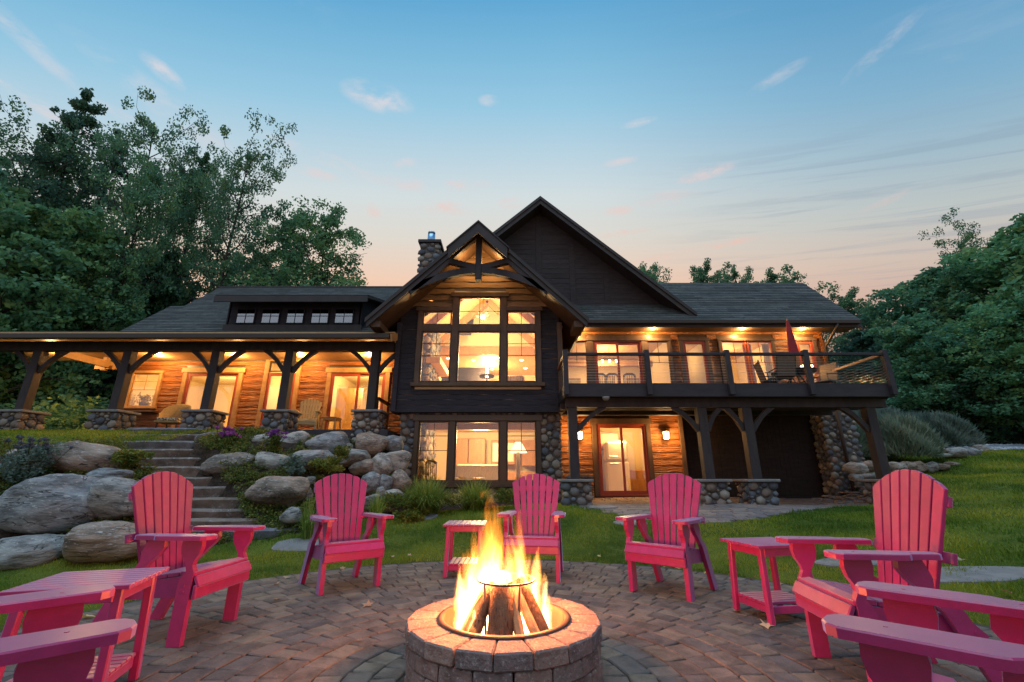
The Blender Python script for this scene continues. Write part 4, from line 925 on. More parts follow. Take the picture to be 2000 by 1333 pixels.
part(MB().box(gx0, gx1, 16.2, 20.4, 5.78, 5.84), 'kitchen_ceiling', M_woodc); part(MB().box(gx0, gx1, 20.4, 20.5, ZGF, 5.8), 'interior_wall', M_cream)
for i in range(8): part(MB().cbox(gx0 + .05 + i * .37, gx0 + .40 + i * .37, 19.9, 20.3, 4.3, 5.35, .02), 'wall_cabinet', M_white)
for x, y in ((-2.6, 17.3), (-1.6, 17.6), (-.6, 17.2), (.4, 17.6), (-2.1, 19), (-.9, 19.2), (.6, 19)): can(x, y, 5.775, 0, r=.07)
lamp('vault_fill_light', (BC, 14.2, 6.6), 160, RW, .2); lamp('kitchen_light', (-1, 18.4, 5.3), 560, RW, .3); lamp('great_room_light', (-.9, 14.0, 4.9), 480, RW, .3)  # vault lamp has no fixture, added to brighten the ceiling
# fireplace stack on the left wall of the great room and of the lower room
fpl = tag(empty('fireplace', (-3, 14, 0), 0, house)); fpl.location = Vector((gx0, 14, 3)) - wpos(house)
MB().box(gx0, gx0 + .5, 13.4, 15.2, .56, 7.0).build('fireplace_core', M_mortar, fpl)
q_ = MB(); STS = STUFF; STUFF = MB()
stones((gx0 + .5, 13.4, .7), (0, 1, 0), 1.8, 6.2, fpl, .17, .08, 95, .07, cap_=0); stones((gx0, 13.4, .7), (1, 0, 0), .5, 6.2, fpl, .17, .08, 96, .07, cap_=0); STUFF.build('fireplace_stones', M_stone, fpl, True, kind='stuff')
MB().cbox(gx0 + .4, gx0 + .85, 13.3, 15.3, 4.55, 4.75).build('mantel', M_pine, fpl)
# lower room
room(sx0 + .15, sx1 - .15, YBS + .2, 16.6, .5, 2.72, M_cream, M_cream)
lamp('lower_room_light', (-1.0, 14.2, 2.35), 400, RW, .25)
for x, w_ in ((-2.0, .45), (-1.55, .62)): part(MB().cbox(x, x + w_ - .02, 16.0, 16.55, .5, 2.45, .02), 'tall_cabinet', M_cab)
for x in (-.75, -.3): 
    c = part(MB().cbox(x, x + .42, 16.1, 16.55, 1.55, 2.4, .02), 'wall_cabinet', M_cab)
    MB().cbox(x + .06, x + .36, 16.07, 16.09, 1.65, 2.3).build('pane', M_white, c)
part(MB().cbox(.35, 1.1, 16.1, 16.55, 1.5, 2.4, .02), 'wall_cabinet', M_cab); part(MB().cbox(-.9, 1.1, 15.9, 16.5, .5, 1.3, .02), 'base_cabinet', M_cab)
part(MB().box(sx0 + .2, sx1 - .2, 13.5, 13.7, 2.5, 2.7), 'interior_beam', M_cab)
# rooms behind the deck
for a, b, e in ((1.5, 5.28, 200), (5.34, 6.6, 30), (6.66, 8.95, 100), (9.02, XW1 - .2, 70)):
    room(a, b, YD + .2, 16.9, FL_D - .05, ZE - .25, left=a < 2); lamp('room_light', ((a + b) / 2, 15.4, ZE - .75), e, RW, .25)
M_night = mat('night_pane', (.10, .14, .20), None, rough=.15)
for x, z, w_, h_, fr in ((2.3, 4.6, .8, .5, 0), (3.5, 4.75, 1.1, .35, 0), (4.75, 4.5, .5, .7, 0), (6.0, 4.2, .75, 1.0, 1), (7.3, 4.3, .7, .9, 1), (8.3, 4.5, .6, .6, 0), (9.5, 4.6, .5, .5, 0)):
    p = part(MB().cbox(x - w_ / 2, x + w_ / 2, 16.84, 16.89, z - h_ / 2, z + h_ / 2), 'rear_window' if fr else 'picture_frame', M_white if fr else M_cab)
    if fr:
        for sx_ in (-1, 1):
            for sz_ in (-1, 1): MB().box(x + sx_ * w_ / 4 - w_ * .21, x + sx_ * w_ / 4 + w_ * .21, 16.82, 16.835, z + sz_ * h_ / 4 - h_ * .21, z + sz_ * h_ / 4 + h_ * .21).build('pane', M_night, p)
    else: MB().box(x - w_ * .42, x + w_ * .42, 16.82, 16.835, z - h_ * .4, z + h_ * .4).build('picture', mat('picture_tones', (.45, .32, .18), (.12, .14, .10), 3, (1, 1, 2), .7), p)
part(MB().cbox(1.5, 5.28, 15.9, 16.05, 5.1, 5.3), 'interior_beam', M_cab); part(MB().cbox(2.0, 5.1, 16.3, 16.85, FL_D, 4.05, .02), 'base_cabinet', M_cab)
fl = part(MB().lathe([(0, -.09), (.05, -.085), (.085, -.04), (.09, 0), (0, .001)], 14), 'deck_flood_light', M_cap, True); fl.location = Vector((Xp(1183, 772, 10.33), 10.33, zrb - .002)) - wpos(house)
# lower kitchen behind the slider
room(1.5, 5.1, YD + .22, 16.6, .5, 2.9); lamp('room_light', (3.6, 15.0, 2.5), 200, RW, .2)
part(MB().cbox(1.9, 2.72, 15.6, 16.2, .5, 2.6, .02), 'tall_cabinet', M_cab); part(MB().cbox(2.75, 3.75, 15.7, 16.2, 2.05, 2.6, .02), 'wall_cabinet', M_cab); part(MB().cbox(3.85, 4.9, 15.6, 16.2, .5, 1.35, .02), 'base_cabinet', M_cab)
# ================================================================== FURNITURE OF THE HOUSE
def legs4(t, x, y, z, r, m):
    for sx_ in (-1, 1):
        for sy_ in (-1, 1): MB().cbox(sx_ * x - r, sx_ * x + r, sy_ * y - r, sy_ * y + r, 0, z).build('leg', m, t, world=False)
f = thing('refrigerator', 'cream retro refrigerator seen through the lower sliding door', 'refrigerator', (at(1209, 960, 15.2).x, 15.3, .5))
MB().cbox(-.36, .36, -.3, .3, .1, 1.12, .05).build('lower_door', M_fridge, f, world=False); MB().cbox(-.36, .36, -.3, .3, 1.14, 1.78, .06).build('upper_door', M_fridge, f, world=False); MB().cbox(-.34, .34, -.26, .3, 0, .1).build('kick_plate', M_iron, f, world=False)
for z in (1.02, 1.26): MB().cbox(-.3, -.02, -.37, -.33, z, z + .04).build('handle', M_cable, f, world=False)
# chandelier of spikes
q = at(943, 620, 13.6); c = thing('chandelier', 'starburst chandelier glowing behind the topmost bay window', 'chandelier', q)
MB().lathe([(.07 * math.sin(PI * i / 8), .07 * math.cos(PI * i / 8)) for i in range(9)], 12).build('bulb', M_bulb, c, True, world=False)
for k in range(34):
    v = Vector((R.gauss(0, 1), R.gauss(0, 1), R.gauss(0, 1))).normalized(); MB().tube([v * .08, v * R.uniform(.2, .3)], .0035, 4).build('spike', M_cable, c, world=False)
MB().tube([(0, 0, .08), (0, 0, 1.2)], .01, 5).build('rod', M_iron, c, world=False); lamp('chandelier_light', q + Vector((0, -.2, -.1)), 60, RW, .15)
# pendant with black ring in the kitchen
q = at(951, 733, 17.0); c = thing('pendant_lamp', 'tall candle-like lamp with black ring behind the large centre bay window', 'lamp', (q.x, q.y, q.z))
MB().lathe([(.05, -.1), (.05, .32), (0, .36)], 12).build('glow_tube', M_bulb, c, True, world=False); MB().lathe([(.26, -.1), (.3, -.08), (.3, -.02), (.26, 0)], 20).build('ring', M_iron, c, world=False); MB().tube([(0, 0, -.1), (0, 0, -.9)], .03, 6).build('stem', M_iron, c, world=False)
M_stripe = mat('striped_fabric', (.62, .5, .36), (.30, .18, .10), 5, (9, 1, .4), .9, contrast=(.45, .55))
def armchair(name, label, loc, rz, m=M_fab, s=1.0, cat='armchair', group=None):
    t = thing(name, label, cat, loc, rz, group); t.scale = (s, s, s)
    MB().cbox(-.3, .3, -.35, .3, .22, .45, .05).build('seat', m, t, world=False); MB().cbox(-.38, .38, .22, .42, .25, 1.0, .09).build('backrest', m, t, world=False)
    for sx_ in (-1, 1): MB().cbox(sx_ * .38 - .08, sx_ * .38 + .08, -.35, .32, .12, .62, .05).build('arm', m, t, world=False)
    legs4(t, .34, .3, .12, .025, M_darkw); return t
armchair('armchair', 'striped armchair back showing in the right upper bay window', (Xp(1006, 740, 13.0), 13.0, 2.98), PI * .9, M_stripe)
armchair('armchair', 'left cream armchair behind the centre pane of the lower bay window', (Xp(916, 930, 13.6), 13.6, .5), .2)
armchair('armchair', 'right cream armchair behind the centre pane of the lower bay window', (Xp(955, 930, 13.6), 13.7, .5), -.1)
armchair('armchair', 'pale armchair on the deck side of the curtained window', (Xp(1478, 740, 14.6), 14.6, FL_D), .5)
q = at(1012, 873, 12.9); l = thing('table_lamp', 'lamp with glowing cone shade behind the right pane of the lower bay window', 'lamp', (q.x, q.y, .5))
z = q.z - .5; MB().lathe([(.26, z - .17), (.09, z + .13)], 24).build('shade', M_shade, l, True, world=False); MB().lathe([(.13, .0), (.13, .04), (.07, .1), (.08, .5), (.05, z - .2), (.015, z + .15)], 14).build('stem', M_pine, l, True, world=False)
lamp('table_lamp_light', (q.x, q.y, q.z + .02), 5, RW, .06)
def windsor(label, loc, rz, m=M_darkw, grp=None, h=1.0, name='dining_chair'):
    t = thing(name, label, 'chair', loc, rz, grp)
    MB().cbox(-.21, .21, -.2, .2, .43, .47, .015).build('seat', m, t, world=False); legs4(t, .17, .17, .43, .017, m)
    MB().path([(-.2, .2, h - .06), (-.1, .23, h), (.1, .23, h), (.2, .2, h - .06)], .03, .07, (0, 1, 0)).build('top_rail', m, t, world=False)
    for k in range(5): MB().tube([(-.14 + k * .07, .18, .46), (-.16 + k * .08, .22, h - .03)], .011, 5).build('spindle', m, t, world=False)
    for s_ in (-1, 1): MB().tube([(s_ * .18, .18, .46), (s_ * .2, .2, h - .05)], .016, 5).build('back_post', m, t, world=False)
    return t
windsor('dark windsor chair behind the left pane of the lower bay window', (Xp(850, 930, 13.0), 13.0, .5), 2.6, h=1.05)
zc_ = Zp(733, 14.6) - 1.0
dn = ['dining chair cut off by the left jamb of the deck slider', 'dining chair behind the left leaf of the deck slider', 'dining chair behind the right leaf of the deck slider']
for px, lb in zip((1169, 1193, 1226), dn): windsor(lb, (Xp(px, 735, 14.6), 14.6, zc_ - .08 + .0), PI, grp='dining chairs inside the deck slider', h=1.06)
t = thing('dining_table', 'dining table behind the three dark dining chairs', 'table', (Xp(1210, 740, 15.3), 15.3, FL_D)); MB().cbox(-.8, .8, -.4, .4, .68, .73).build('tabletop', M_cab, t, world=False); legs4(t, .7, .32, .68, .04, M_cab)
q = at(1190, 701, 15.2); t = thing('pendant_bar', 'bar pendant with three small bulbs inside the deck slider', 'lamp', q); MB().tube([(-.3, 0, 0), (.3, 0, 0)], .015, 6).build('bar', M_iron, t, world=False)
for x in (-.25, 0, .25): MB().lathe([(0, -.14), (.035, -.12), (.04, -.08), (0, -.03)], 10, (x, 0, 0)).build('bulb', M_bulb, t, True, world=False)
MB().tube([(0, 0, 0), (0, 0, .5)], .008, 4).build('rod', M_iron, t, world=False)
M_curt = mat('orange_curtain', (.55, .18, .05), (.62, .24, .08), 6, (8, 8, .3), .9)
for px, lb in ((1462, 'orange curtain in the middle of the wide deck window'), (1500, 'pale curtain at the right side of the wide deck window')):
    x = Xp(px, 700, YD + .3); vs = MB(); pts = [(x - .14 + i * .035, YD + .3 + .03 * (i % 2)) for i in range(9)]
    vs.add([(a, b, zz) for zz in (FL_D, zd) for a, b in pts], [(i, i + 1, i + 10, i + 9) for i in range(8)]); tag(vs.build('curtain', M_curt if px < 1480 else M_fab), lb, 'curtain')
# potted plant in the left window
q = at(282, 788, 14.75); t = thing('potted_plant', 'bushy potted plant on the sill of the small porch window', 'plant', (q.x, 14.75, Zp(795, 14.6)))
MB().lathe([(0, 0), (.12, 0), (.16, .16), (.13, .16)], 14).build('pot', M_paver, t, True, world=False)
M_leafp = mat('houseplant_leaf', (.30, .22, .03), (.42, .30, .05), 8, rough=.6)
rg = np.random.RandomState(3); V = []; F_ = []
for k in range(160):
    c_ = rg.normal(size=3) * (.12, .12, .08) + (0, 0, .28); a = rg.normal(size=3) * .035; b = rg.normal(size=3) * .035; i = len(V); V += [c_, c_ + a, c_ + a + b, c_ + b]; F_.append((i, i + 1, i + 2, i + 3))
link('foliage', np_mesh('foliage', np.array(V), np.array(F_), M_leafp), t)
# porch furniture
M_wick = mat('wicker', (.45, .30, .12), (.55, .38, .16), 30, rough=.7, bump=.8, bscale=80)
M_plaid = mat('plaid_cushion', (.7, .66, .55), (.04, .04, .04), 4, (5, 5, 5), .9, contrast=(.46, .54))
q = at(331, 835, 13.0); t = thing('wicker_chair', 'round-backed wicker chair with plaid cushion on the porch', 'chair', (q.x + .05, 13.0, FL_P), .15)
bp = [(.34 * math.cos(a), .32 * math.sin(a)) for a in np.linspace(-.35, PI + .35, 13)]
bk = MB(); n = len(bp); hz = [.62 + .34 * math.sin(max(0, min(1, (i / (n - 1) - .1) / .8)) * PI) ** .6 for i in range(n)]
bk.add([(x, y, .38) for x, y in bp] + [(x * 1.08, y * 1.08, h_) for (x, y), h_ in zip(bp, hz)] + [(x * 1.14, y * 1.14, h_) for (x, y), h_ in zip(bp, hz)] + [(x * 1.06, y * 1.06, .36) for x, y in bp], [(i + k * n, i + 1 + k * n, i + 1 + (k + 1) * n, i + (k + 1) * n) for i in range(n - 1) for k in range(3)])
bk.build('back', M_wick, t, True, world=False); MB().cbox(-.32, .32, -.32, .26, .32, .38, .03).build('seat', M_wick, t, world=False); MB().cbox(-.28, .28, -.3, .2, .385, .46, .03).build('cushion', M_plaid, t, world=False); legs4(t, .26, .24, .32, .02, M_darkw)
# ================================================================== ADIRONDACK CHAIRS
def bez(pts, n=5):
    return pts
def chair_proto(m, t):
    """origin on the ground, front towards -Y; seat, fan back, hourglass supports"""
    B = lambda mb, nm: mb.build(nm, m, t, world=False)
    fl = [(-.28, 0), (-.185, 0), (-.185, .40), (-.20, .43), (-.225, .465), (-.215, .50), (-.19, .54), (-.165, .58), (-.155, .63), (-.16, .672), (-.30, .672), (-.305, .62), (-.295, .575), (-.27, .535), (-.262, .50), (-.285, .45), (-.28, .42)]
    rl = [(.335, 0), (.43, 0), (.245, .42), (.205, .46), (.15, .49), (.125, .53), (.13, .58), (.11, .64), (.095, .672), (-.02, .672), (-.03, .62), (.005, .565), (.05, .525), (.085, .48), (.12, .45), (.145, .42)]
    for s_ in (-1, 1):
        x0, x1 = (s_ * .315, s_ * .272)
        for poly in (fl, rl):
            B(MB().prism(poly, 'x', min(x0, x1), max(x0, x1)), 'leg')
        for (yb, zb_) in ((-.235, .33), (-.235, .37), (.27, .33)):
            xo = s_ * .3155; B(MB().prism([(yb + .009 * math.cos(a), zb_ + .009 * math.sin(a)) for a in np.linspace(0, 5.5, 8)], 'x', min(xo, xo + s_ * .004), max(xo, xo + s_ * .004)), 'bolt')
        # side rail inside the legs
        x0, x1 = s_ * .268, s_ * .228
        B(MB().prism([(-.295, .30), (-.295, .385), (-.275, .425), (-.24, .432), (.30, .36), (.36, .30), (.33, .27), (.2, .27)], 'x', min(x0, x1), max(x0, x1)), 'side_rail')
        # arm board: rounded front, stepped in on the outer side
        ax = s_ * .30; o_ = []
        pts = [(-.065, -.34), (-.05, -.365), (-.02, -.38), (.03, -.38), (.07, -.365), (.09, -.335), (.09, -.03), (.083, .0), (.06, .025), (.055, .06), (.05, .17), (.02, .20), (-.045, .20), (-.065, .18)]
        pl = [(ax + s_ * p, q) for p, q in pts]
        mb = MB(); n = len(pl); zb, zt_ = .672, .702; ins_ = .005
        cxm = sum(p for p, _ in pl) / n; cym = sum(q for _, q in pl) / n
        inn = [(p + (cxm - p) * .05, q + (cym - q) * .02) for p, q in pl]
        mb.add([(p, q, zb) for p, q in pl] + [(p, q, zt_ - .005) for p, q in pl] + [(p, q, zt_) for p, q in inn], [tuple(range(n))[::-1], tuple(range(2 * n, 3 * n))] + [(i, (i + 1) % n, n + (i + 1) % n, n + i) for i in range(n)] + [(n + i, n + (i + 1) % n, 2 * n + (i + 1) % n, 2 * n + i) for i in range(n)]); B(mb, 'arm')
        for q in (-.235, .06): B(MB().lathe([(0, .7035), (.006, .7035), (.006, .70)], 8, (ax, q, 0)), 'screw')
    # front apron and seat slats
    B(MB().cbox(-.315, .315, -.325, -.297, .285, .375, .006), 'apron')
    sl_ = [((-.313, .397), .078, 62), ((-.258, .447), .070, 8), ((-.188, .440), .076, -4), ((-.104, .430), .076, -7), ((-.02, .418), .076, -9), ((.064, .404), .076, -10), ((.148, .389), .076, -10)]
    for (y, z), wd, an in sl_:
        Mx = Matrix.Translation((0, y, z)) @ Matrix.Rotation(math.radians(an), 4, 'X'); hw = .31 if y < -.25 else .27; B(MB().cbox(-hw, hw, -wd / 2, wd / 2, -.014, .014, .006, M=Mx), 'seat_slat')
    # fan back: seven tapering slats on a plane leaning back
    lean = math.radians(14); org = Vector((0, .155, .37)); up = Vector((0, math.sin(lean), math.cos(lean))); nr = Vector((0, math.cos(lean), -math.sin(lean)))
    for k in range(7):
        i = k - 3; xb, xt = i * .0635, i * .0905; wb, wt = .0252, .0378
        top = lambda x: .80 - .115 * (abs(x) / .31) ** 2.0
        poly = [(xb - wb, 0), (xb + wb, 0), (xt + wt, top(xt + wt)), (xt, top(xt) + .004), (xt - wt, top(xt - wt))]
        mb = MB(); n = len(poly); vs = []
        for d_, ins_ in ((-.011, .003), (-.008, 0), (.011, 0)):
            for (x, h_) in poly:
                xx = x + (ins_ if x < (xb if h_ < .1 else xt) - .001 else -ins_ if x > (xb if h_ < .1 else xt) + .001 else 0); hh_ = h_ - (ins_ if h_ > .1 else 0); vs.append(org + Vector((xx, 0, 0)) + up * hh_ + nr * d_)
        mb.add(vs, [tuple(range(n))[::-1], tuple(range(2 * n, 3 * n))] + [(j * n + q, j * n + (q + 1) % n, (j + 1) * n + (q + 1) % n, (j + 1) * n + q) for j in (0, 1) for q in range(n)]); B(mb, 'back_slat')
    for h_, hw in ((.06, .22), (.32, .325), (.62, .30)):
        c_ = org + up * h_ + nr * .027; Mx = Matrix.Translation(c_) @ Matrix.Rotation(-lean, 4, 'X'); B(MB().cbox(-hw, hw, -.014, .014, -.03, .03, .004, M=Mx), 'back_rail')
CHG = 'pink adirondack chairs round the fire pit'
CH = [  # front-feet midpoint, facing vector, label
    ((-2.27, 3.76), (1, -.03), 'pink adirondack chair in profile, left of the fire before the stone steps'),
    ((-1.66, 5.03), (.64, -.77), 'pink adirondack chair in front of the boulder bank, second from left'),
    ((.22, 5.42), (-.16, -.99), 'pink adirondack chair straight behind the fire below the bay window'),
    ((1.44, 4.80), (-.68, -.73), 'pink adirondack chair right of the flames, in front of the refrigerator door'),
    ((1.93, 3.0), (-.975, .12), 'pink adirondack chair in profile beside the right-hand table'),
    ((1.23, 1.63), (-.72, .70), 'nearest right pink adirondack chair, cut off by the lower right corner'),
    ((-1.39, 1.58), (.70, .71), 'nearest left pink adirondack chair, only arms and seat edge in frame')]
proto = None
for k, ((x, y), (fx_, fy_), lb) in enumerate(CH):
    f_ = Vector((fx_, fy_)).normalized(); px_, py_ = x - f_.x * .26, y - f_.y * .26
    ang = math.atan2(f_.y, f_.x) + PI / 2
    if proto is None:
        proto = thing('adirondack_chair', lb, 'chair', (px_, py_, 0), ang, CHG); chair_proto(M_pink, proto); o = proto
    else: o = copy_tree(proto)
    o.location = (px_, py_, .003); o.rotation_euler = (0, 0, ang); o['label'] = lb
# porch chairs of the same shape, pale wood
q = at(594, 836, 13.2); o = copy_tree(proto); o.location = (q.x + .05, 13.2, FL_P); o.rotation_euler = (0, 0, .25); o['label'] = 'pale yellow fan-back chair on the porch between the two doors'; del o['group']
mm = {}
for ch_ in o.children:
    if ch_.data.name not in mm: mm[ch_.data.name] = ch_.data.copy(); mm[ch_.data.name].materials[0] = M_chairw
    ch_.data = mm[ch_.data.name]
q = at(695, 834, 13.3); o2 = copy_tree(o); o2.location = (q.x + .25, 13.2, FL_P - .03); o2.rotation_euler = (0, 0, -1.25); o2['label'] = 'pale yellow reclining porch chair turned sideways by the last pier'
# ================================================================== SIDE TABLES
def table_proto(m, t):
    B = lambda mb, nm: mb.build(nm, m, t, world=False); n = 8; W_ = .50; D_ = .53; p = W_ / n
    for i in range(n): B(MB().cbox(-W_ / 2 + i * p + .003, -W_ / 2 + (i + 1) * p - .003, -D_ / 2, D_ / 2, .548, .572, .004), 'top_slat')
    for s_ in (-1, 1):
        B(MB().cbox(-.20, .20, s_ * .205 - .012, s_ * .205 + .012, .485, .547), 'apron'); B(MB().cbox(s_ * .205 - .012, s_ * .205 + .012, -.19, .19, .485, .547), 'apron')
        B(MB().cbox(-.175, .175, s_ * .195 - .012, s_ * .195 + .012, .07, .125), 'shelf_rail'); B(MB().cbox(s_ * .19 - .012, s_ * .19 + .012, -.18, .18, .07, .125), 'shelf_rail')
        for q in (-1, 1): B(MB().beam((s_ * .205, q * .215, 0), (s_ * .185, q * .20, .548), .045, .045, (0, 1, 0)), 'leg')
    for i in range(6): B(MB().cbox(-.17 + i * .0567 + .003, -.17 + (i + 1) * .0567 - .003, -.215, .215, .127, .147, .004), 'shelf_slat')
TB = [((2.2, 4.15), math.atan2(.54, -.1) + 0, 'pink slatted side table on the right with two leaves at its feet'), ((-.57, 5.83), 0, 'small pink slatted side table left of the flames'), ((-2.30, 2.69), 0, 'pink slatted side table at the left edge between two chairs')]
tp_ = None
for k, ((x, y), ang, lb) in enumerate(TB):
    if tp_ is None: tp_ = thing('side_table', lb, 'side table', (x, y, 0), 0, 'pink side tables round the fire pit'); table_proto(M_pink, tp_); o = tp_
    else: o = copy_tree(tp_)
    o['label'] = lb; o.location = (x, y, .003)
    o.rotation_euler = (0, 0, [math.atan2(-.54, .1), 0, math.atan2(-.95, .3) + PI][k])
o = copy_tree(tp_); q = at(641, 836, 13.4); o.location = (q.x, 13.6, FL_P); o.rotation_euler = (0, 0, 0); o['label'] = 'low brown table on the porch beside the reclining chair'; del o['group']
mm = {}
for ch_ in o.children:
    if ch_.data.name not in mm: mm[ch_.data.name] = ch_.data.copy(); mm[ch_.data.name].materials[0] = M_pine
    ch_.data = mm[ch_.data.name]
# ================================================================== FIRE PIT
PIT = Vector((-.045, 2.93)); pit = thing('fire_pit', 'round fire pit of four courses of grey-red blocks with a steel liner', 'fire pit', (PIT.x, PIT.y, 0))
NB = 18
def block_mesh(r0, r1, h_, n, jit):
    """wedge block with worn edges"""
    a = PI / n * .965; bm_ = bmesh.new()
    for sa in (-1, 1):
        for r_ in (r0, r1):
            for z in (0, h_): bm_.verts.new((r_ * math.cos(sa * a), r_ * math.sin(sa * a), z))
    bmesh.ops.convex_hull(bm_, input=bm_.verts[:]); bmesh.ops.dissolve_limit(bm_, angle_limit=.05, verts=bm_.verts[:], edges=bm_.edges[:])
    bmesh.ops.bevel(bm_, geom=bm_.edges[:], offset=.008, segments=1, affect='EDGES', profile=.6)
    bmesh.ops.subdivide_edges(bm_, edges=[e for e in bm_.edges if e.calc_length() > .05], cuts=2, use_grid_fill=True)
    for v in bm_.verts: v.co += Vector([mn.noise(v.co * 14 + Vector((jit * 7 + k_ * 31, 0, 0))) for k_ in range(3)]) * .0045
    bmesh.ops.recalc_face_normals(bm_, faces=bm_.faces)
    me = bpy.data.meshes.new('block'); bm_.to_mesh(me); bm_.free(); me.materials.append(M_block); return me
bt = [block_mesh(.372, .565, .0795, NB, i) for i in range(4)]
for c_ in range(4):
    for k in range(NB):
        a = 2 * PI * (k + .5 * (c_ % 2) + .27) / NB
        s_ = 1.0 if c_ == 3 else .985
        link('block', bt[R.randrange(4)], pit, (0, 0, c_ * .081), (0, 0, a + R.gauss(0, .005)), (s_ + R.uniform(-.008, .008),) * 2 + (1,))
lin = MB().lathe([(.361, .0), (.361, .316), (.385, .322), (.387, .331), (.359, .335), (.353, .33), (.356, .02), (0, .02)], 64)
lin.build('steel_liner', M_steel, pit, True, world=False)
M_ember = emit_mat('glowing_embers', (1, .22, .03), 9); M_ash = mat('ash_and_embers', (.06, .05, .045), (.16, .13, .11), 20, rough=.95, bump=.8, bscale=40)
MB().lathe([(.36, .10), (.2, .13), (0, .15)], 24).build('ash_bed', M_ash, pit, True, world=False)
mb = MB()
for k in range(70):
    a = R.uniform(0, 6.28); r_ = .33 * math.sqrt(R.random()); s_ = R.uniform(.008, .02); c_ = (r_ * math.cos(a), r_ * math.sin(a), .15 - r_ * .12 + .004); mb.cbox(c_[0] - s_, c_[0] + s_, c_[1] - s_ * .7, c_[1] + s_ * .7, c_[2], c_[2] + s_, .004, R.random())
mb.build('embers', M_ember, pit, world=False, kind='stuff')
rk = thing('log_rack', 'iron ring on legs holding the upright logs in the fire', 'log rack', (PIT.x + .01, PIT.y, .10))
MB().tube([(.172 * math.cos(2 * PI * k / 32), .172 * math.sin(2 * PI * k / 32), .42) for k in range(33)], .0065, 6).build('ring', M_iron, rk, True, world=False)
for k in range(5):
    a = 2 * PI * k / 5 - 1.1; MB().tube([(.172 * math.cos(a), .172 * math.sin(a), .42), (.15 * math.cos(a), .15 * math.sin(a), .0)], .008, 6).build('leg', M_steel, rk, True, world=False)
LG = [(-97, .074, .21, 0, 'thick split log standing upright in the middle of the fire'), (-64, .032, .27, 1, 'thin split log just right of the middle log'), (-163, .034, .31, 1, 'pale log leaning from the left edge of the liner'), (-138, .036, .31, 0, 'short log leaning in at the front left of the fire'), (-20, .044, .31, 0, 'bark-covered log leaning from the right side of the fire'), (-37, .028, .31, 1, 'charred split log beside the right-hand log'), (95, .045, .29, 0, 'log at the back of the fire behind the flames'), (160, .04, .3, 1, 'half-hidden log at the back left of the fire')]
for deg, rd, rr_, sp, lb in LG:
    a = math.radians(deg); p0 = Vector((rr_ * math.cos(a), rr_ * math.sin(a), .13)); p1 = Vector((.085 * math.cos(a), .085 * math.sin(a), .505 + R.uniform(-.02, .03)))
    t = thing('log', lb, 'log', (PIT.x, PIT.y, 0), 0, 'logs burning in the pit'); mb = MB(); pts = [p0.lerp(p1, q) + Vector((R.gauss(0, .003), R.gauss(0, .003), 0)) for q in np.linspace(0, 1, 7)]
    mb.tube(pts, [rd * R.uniform(.93, 1.08) for _ in pts], 7 if sp else 12); mb.build('bark', M_split if sp else M_bark, t, not sp, world=False)
    if not sp:
        d_ = (p1 - p0).normalized(); mb = MB(); mb.tube([p1 - d_ * .01, p1 + d_ * .006], rd * .9, 10); mb.build('cut_end', M_split, t, world=False)
# flames: a glowing volume, brightest in its core
dom = MB().lathe([(.0, .0), (.30, .0), (.345, .15), (.34, .35), (.30, .6), (.22, .85), (.12, 1.0), (0, 1.02)], 32)
fm_ = bpy.data.materials.new('flame'); fm_.use_nodes = True; t = NT(fm_.node_tree); t.n.clear(); o_ = t.new('ShaderNodeOutputMaterial')
P0 = t.new('ShaderNodeTexCoord').outputs['Object']
sp_ = t.new('ShaderNodeSeparateXYZ'); t.l.new(P0, sp_.inputs[0]); pz = sp_.outputs[2]
st = t.vm('MULTIPLY', P0, (1, 1, .38))
nA = t.noise(t.vm('ADD', st, (3, 1, 2)), 5.5, 4, .6, .8, True); nB = t.noise(t.vm('ADD', st, (8, 5, 1)), 16, 3, .6, .5, True)
d1 = t.vm('SCALE', t.vm('SUBTRACT', nA, (.5, .5, .5)), t.m('MULTIPLY', t.m('ADD', pz, .12), .42)); d2 = t.vm('SCALE', t.vm('SUBTRACT', nB, (.5, .5, .5)), t.m('MULTIPLY', t.m('ADD', pz, .05), .16))
Pd = t.vm('ADD', t.vm('ADD', P0, d1), d2); s2 = t.new('ShaderNodeSeparateXYZ'); t.l.new(Pd, s2.inputs[0]); qx, qy, qz = s2.outputs
tot = None; glow = None
for x, y, h_, r_, lean_ in [(-.13, .02, .80, .155, .05), (-.17, -.02, .62, .11, -.02), (-.055, .05, .78, .10, -.01), (.02, .0, .60, .11, .01), (.12, .02, .72, .115, -.03), (.18, -.03, .55, .09, .0), (-.23, -.05, .42, .075, -.02), (.10, -.12, .22, .05, .0), (-.15, -.15, .26, .06, 0), (.24, .02, .42, .07, .02), (-.09, .1, .90, .065, -.02), (-.02, .0, .44, .09, 0), (-.2, .05, .72, .05, .0)]:
    u = t.m('DIVIDE', qz, h_ + 0.0); wd = t.m('MULTIPLY', t.m('POWER', t.m('MAXIMUM', t.m('SUBTRACT', 1, u), 0.0001), .55), r_)
    xx = t.m('SUBTRACT', t.m('SUBTRACT', qx, x), t.m('MULTIPLY', u, lean_)); yy_ = t.m('SUBTRACT', qy, y)
    rr2 = t.m('DIVIDE', t.m('ADD', t.m('MULTIPLY', xx, xx), t.m('MULTIPLY', yy_, yy_)), t.m('MULTIPLY', wd, wd))
    f = t.m('MULTIPLY', t.m('MAXIMUM', t.m('SUBTRACT', 1, rr2), 0), t.m('GREATER_THAN', t.m('SUBTRACT', 1, u), 0)); tot = f if tot is None else t.m('MAXIMUM', tot, f)
low = t.smooth(pz, .9, .12)
inten = t.m('MULTIPLY', t.m('POWER', tot, 1.5), t.m('ADD', t.m('MULTIPLY', t.m('POWER', low, 2.0), 1.0), .09))
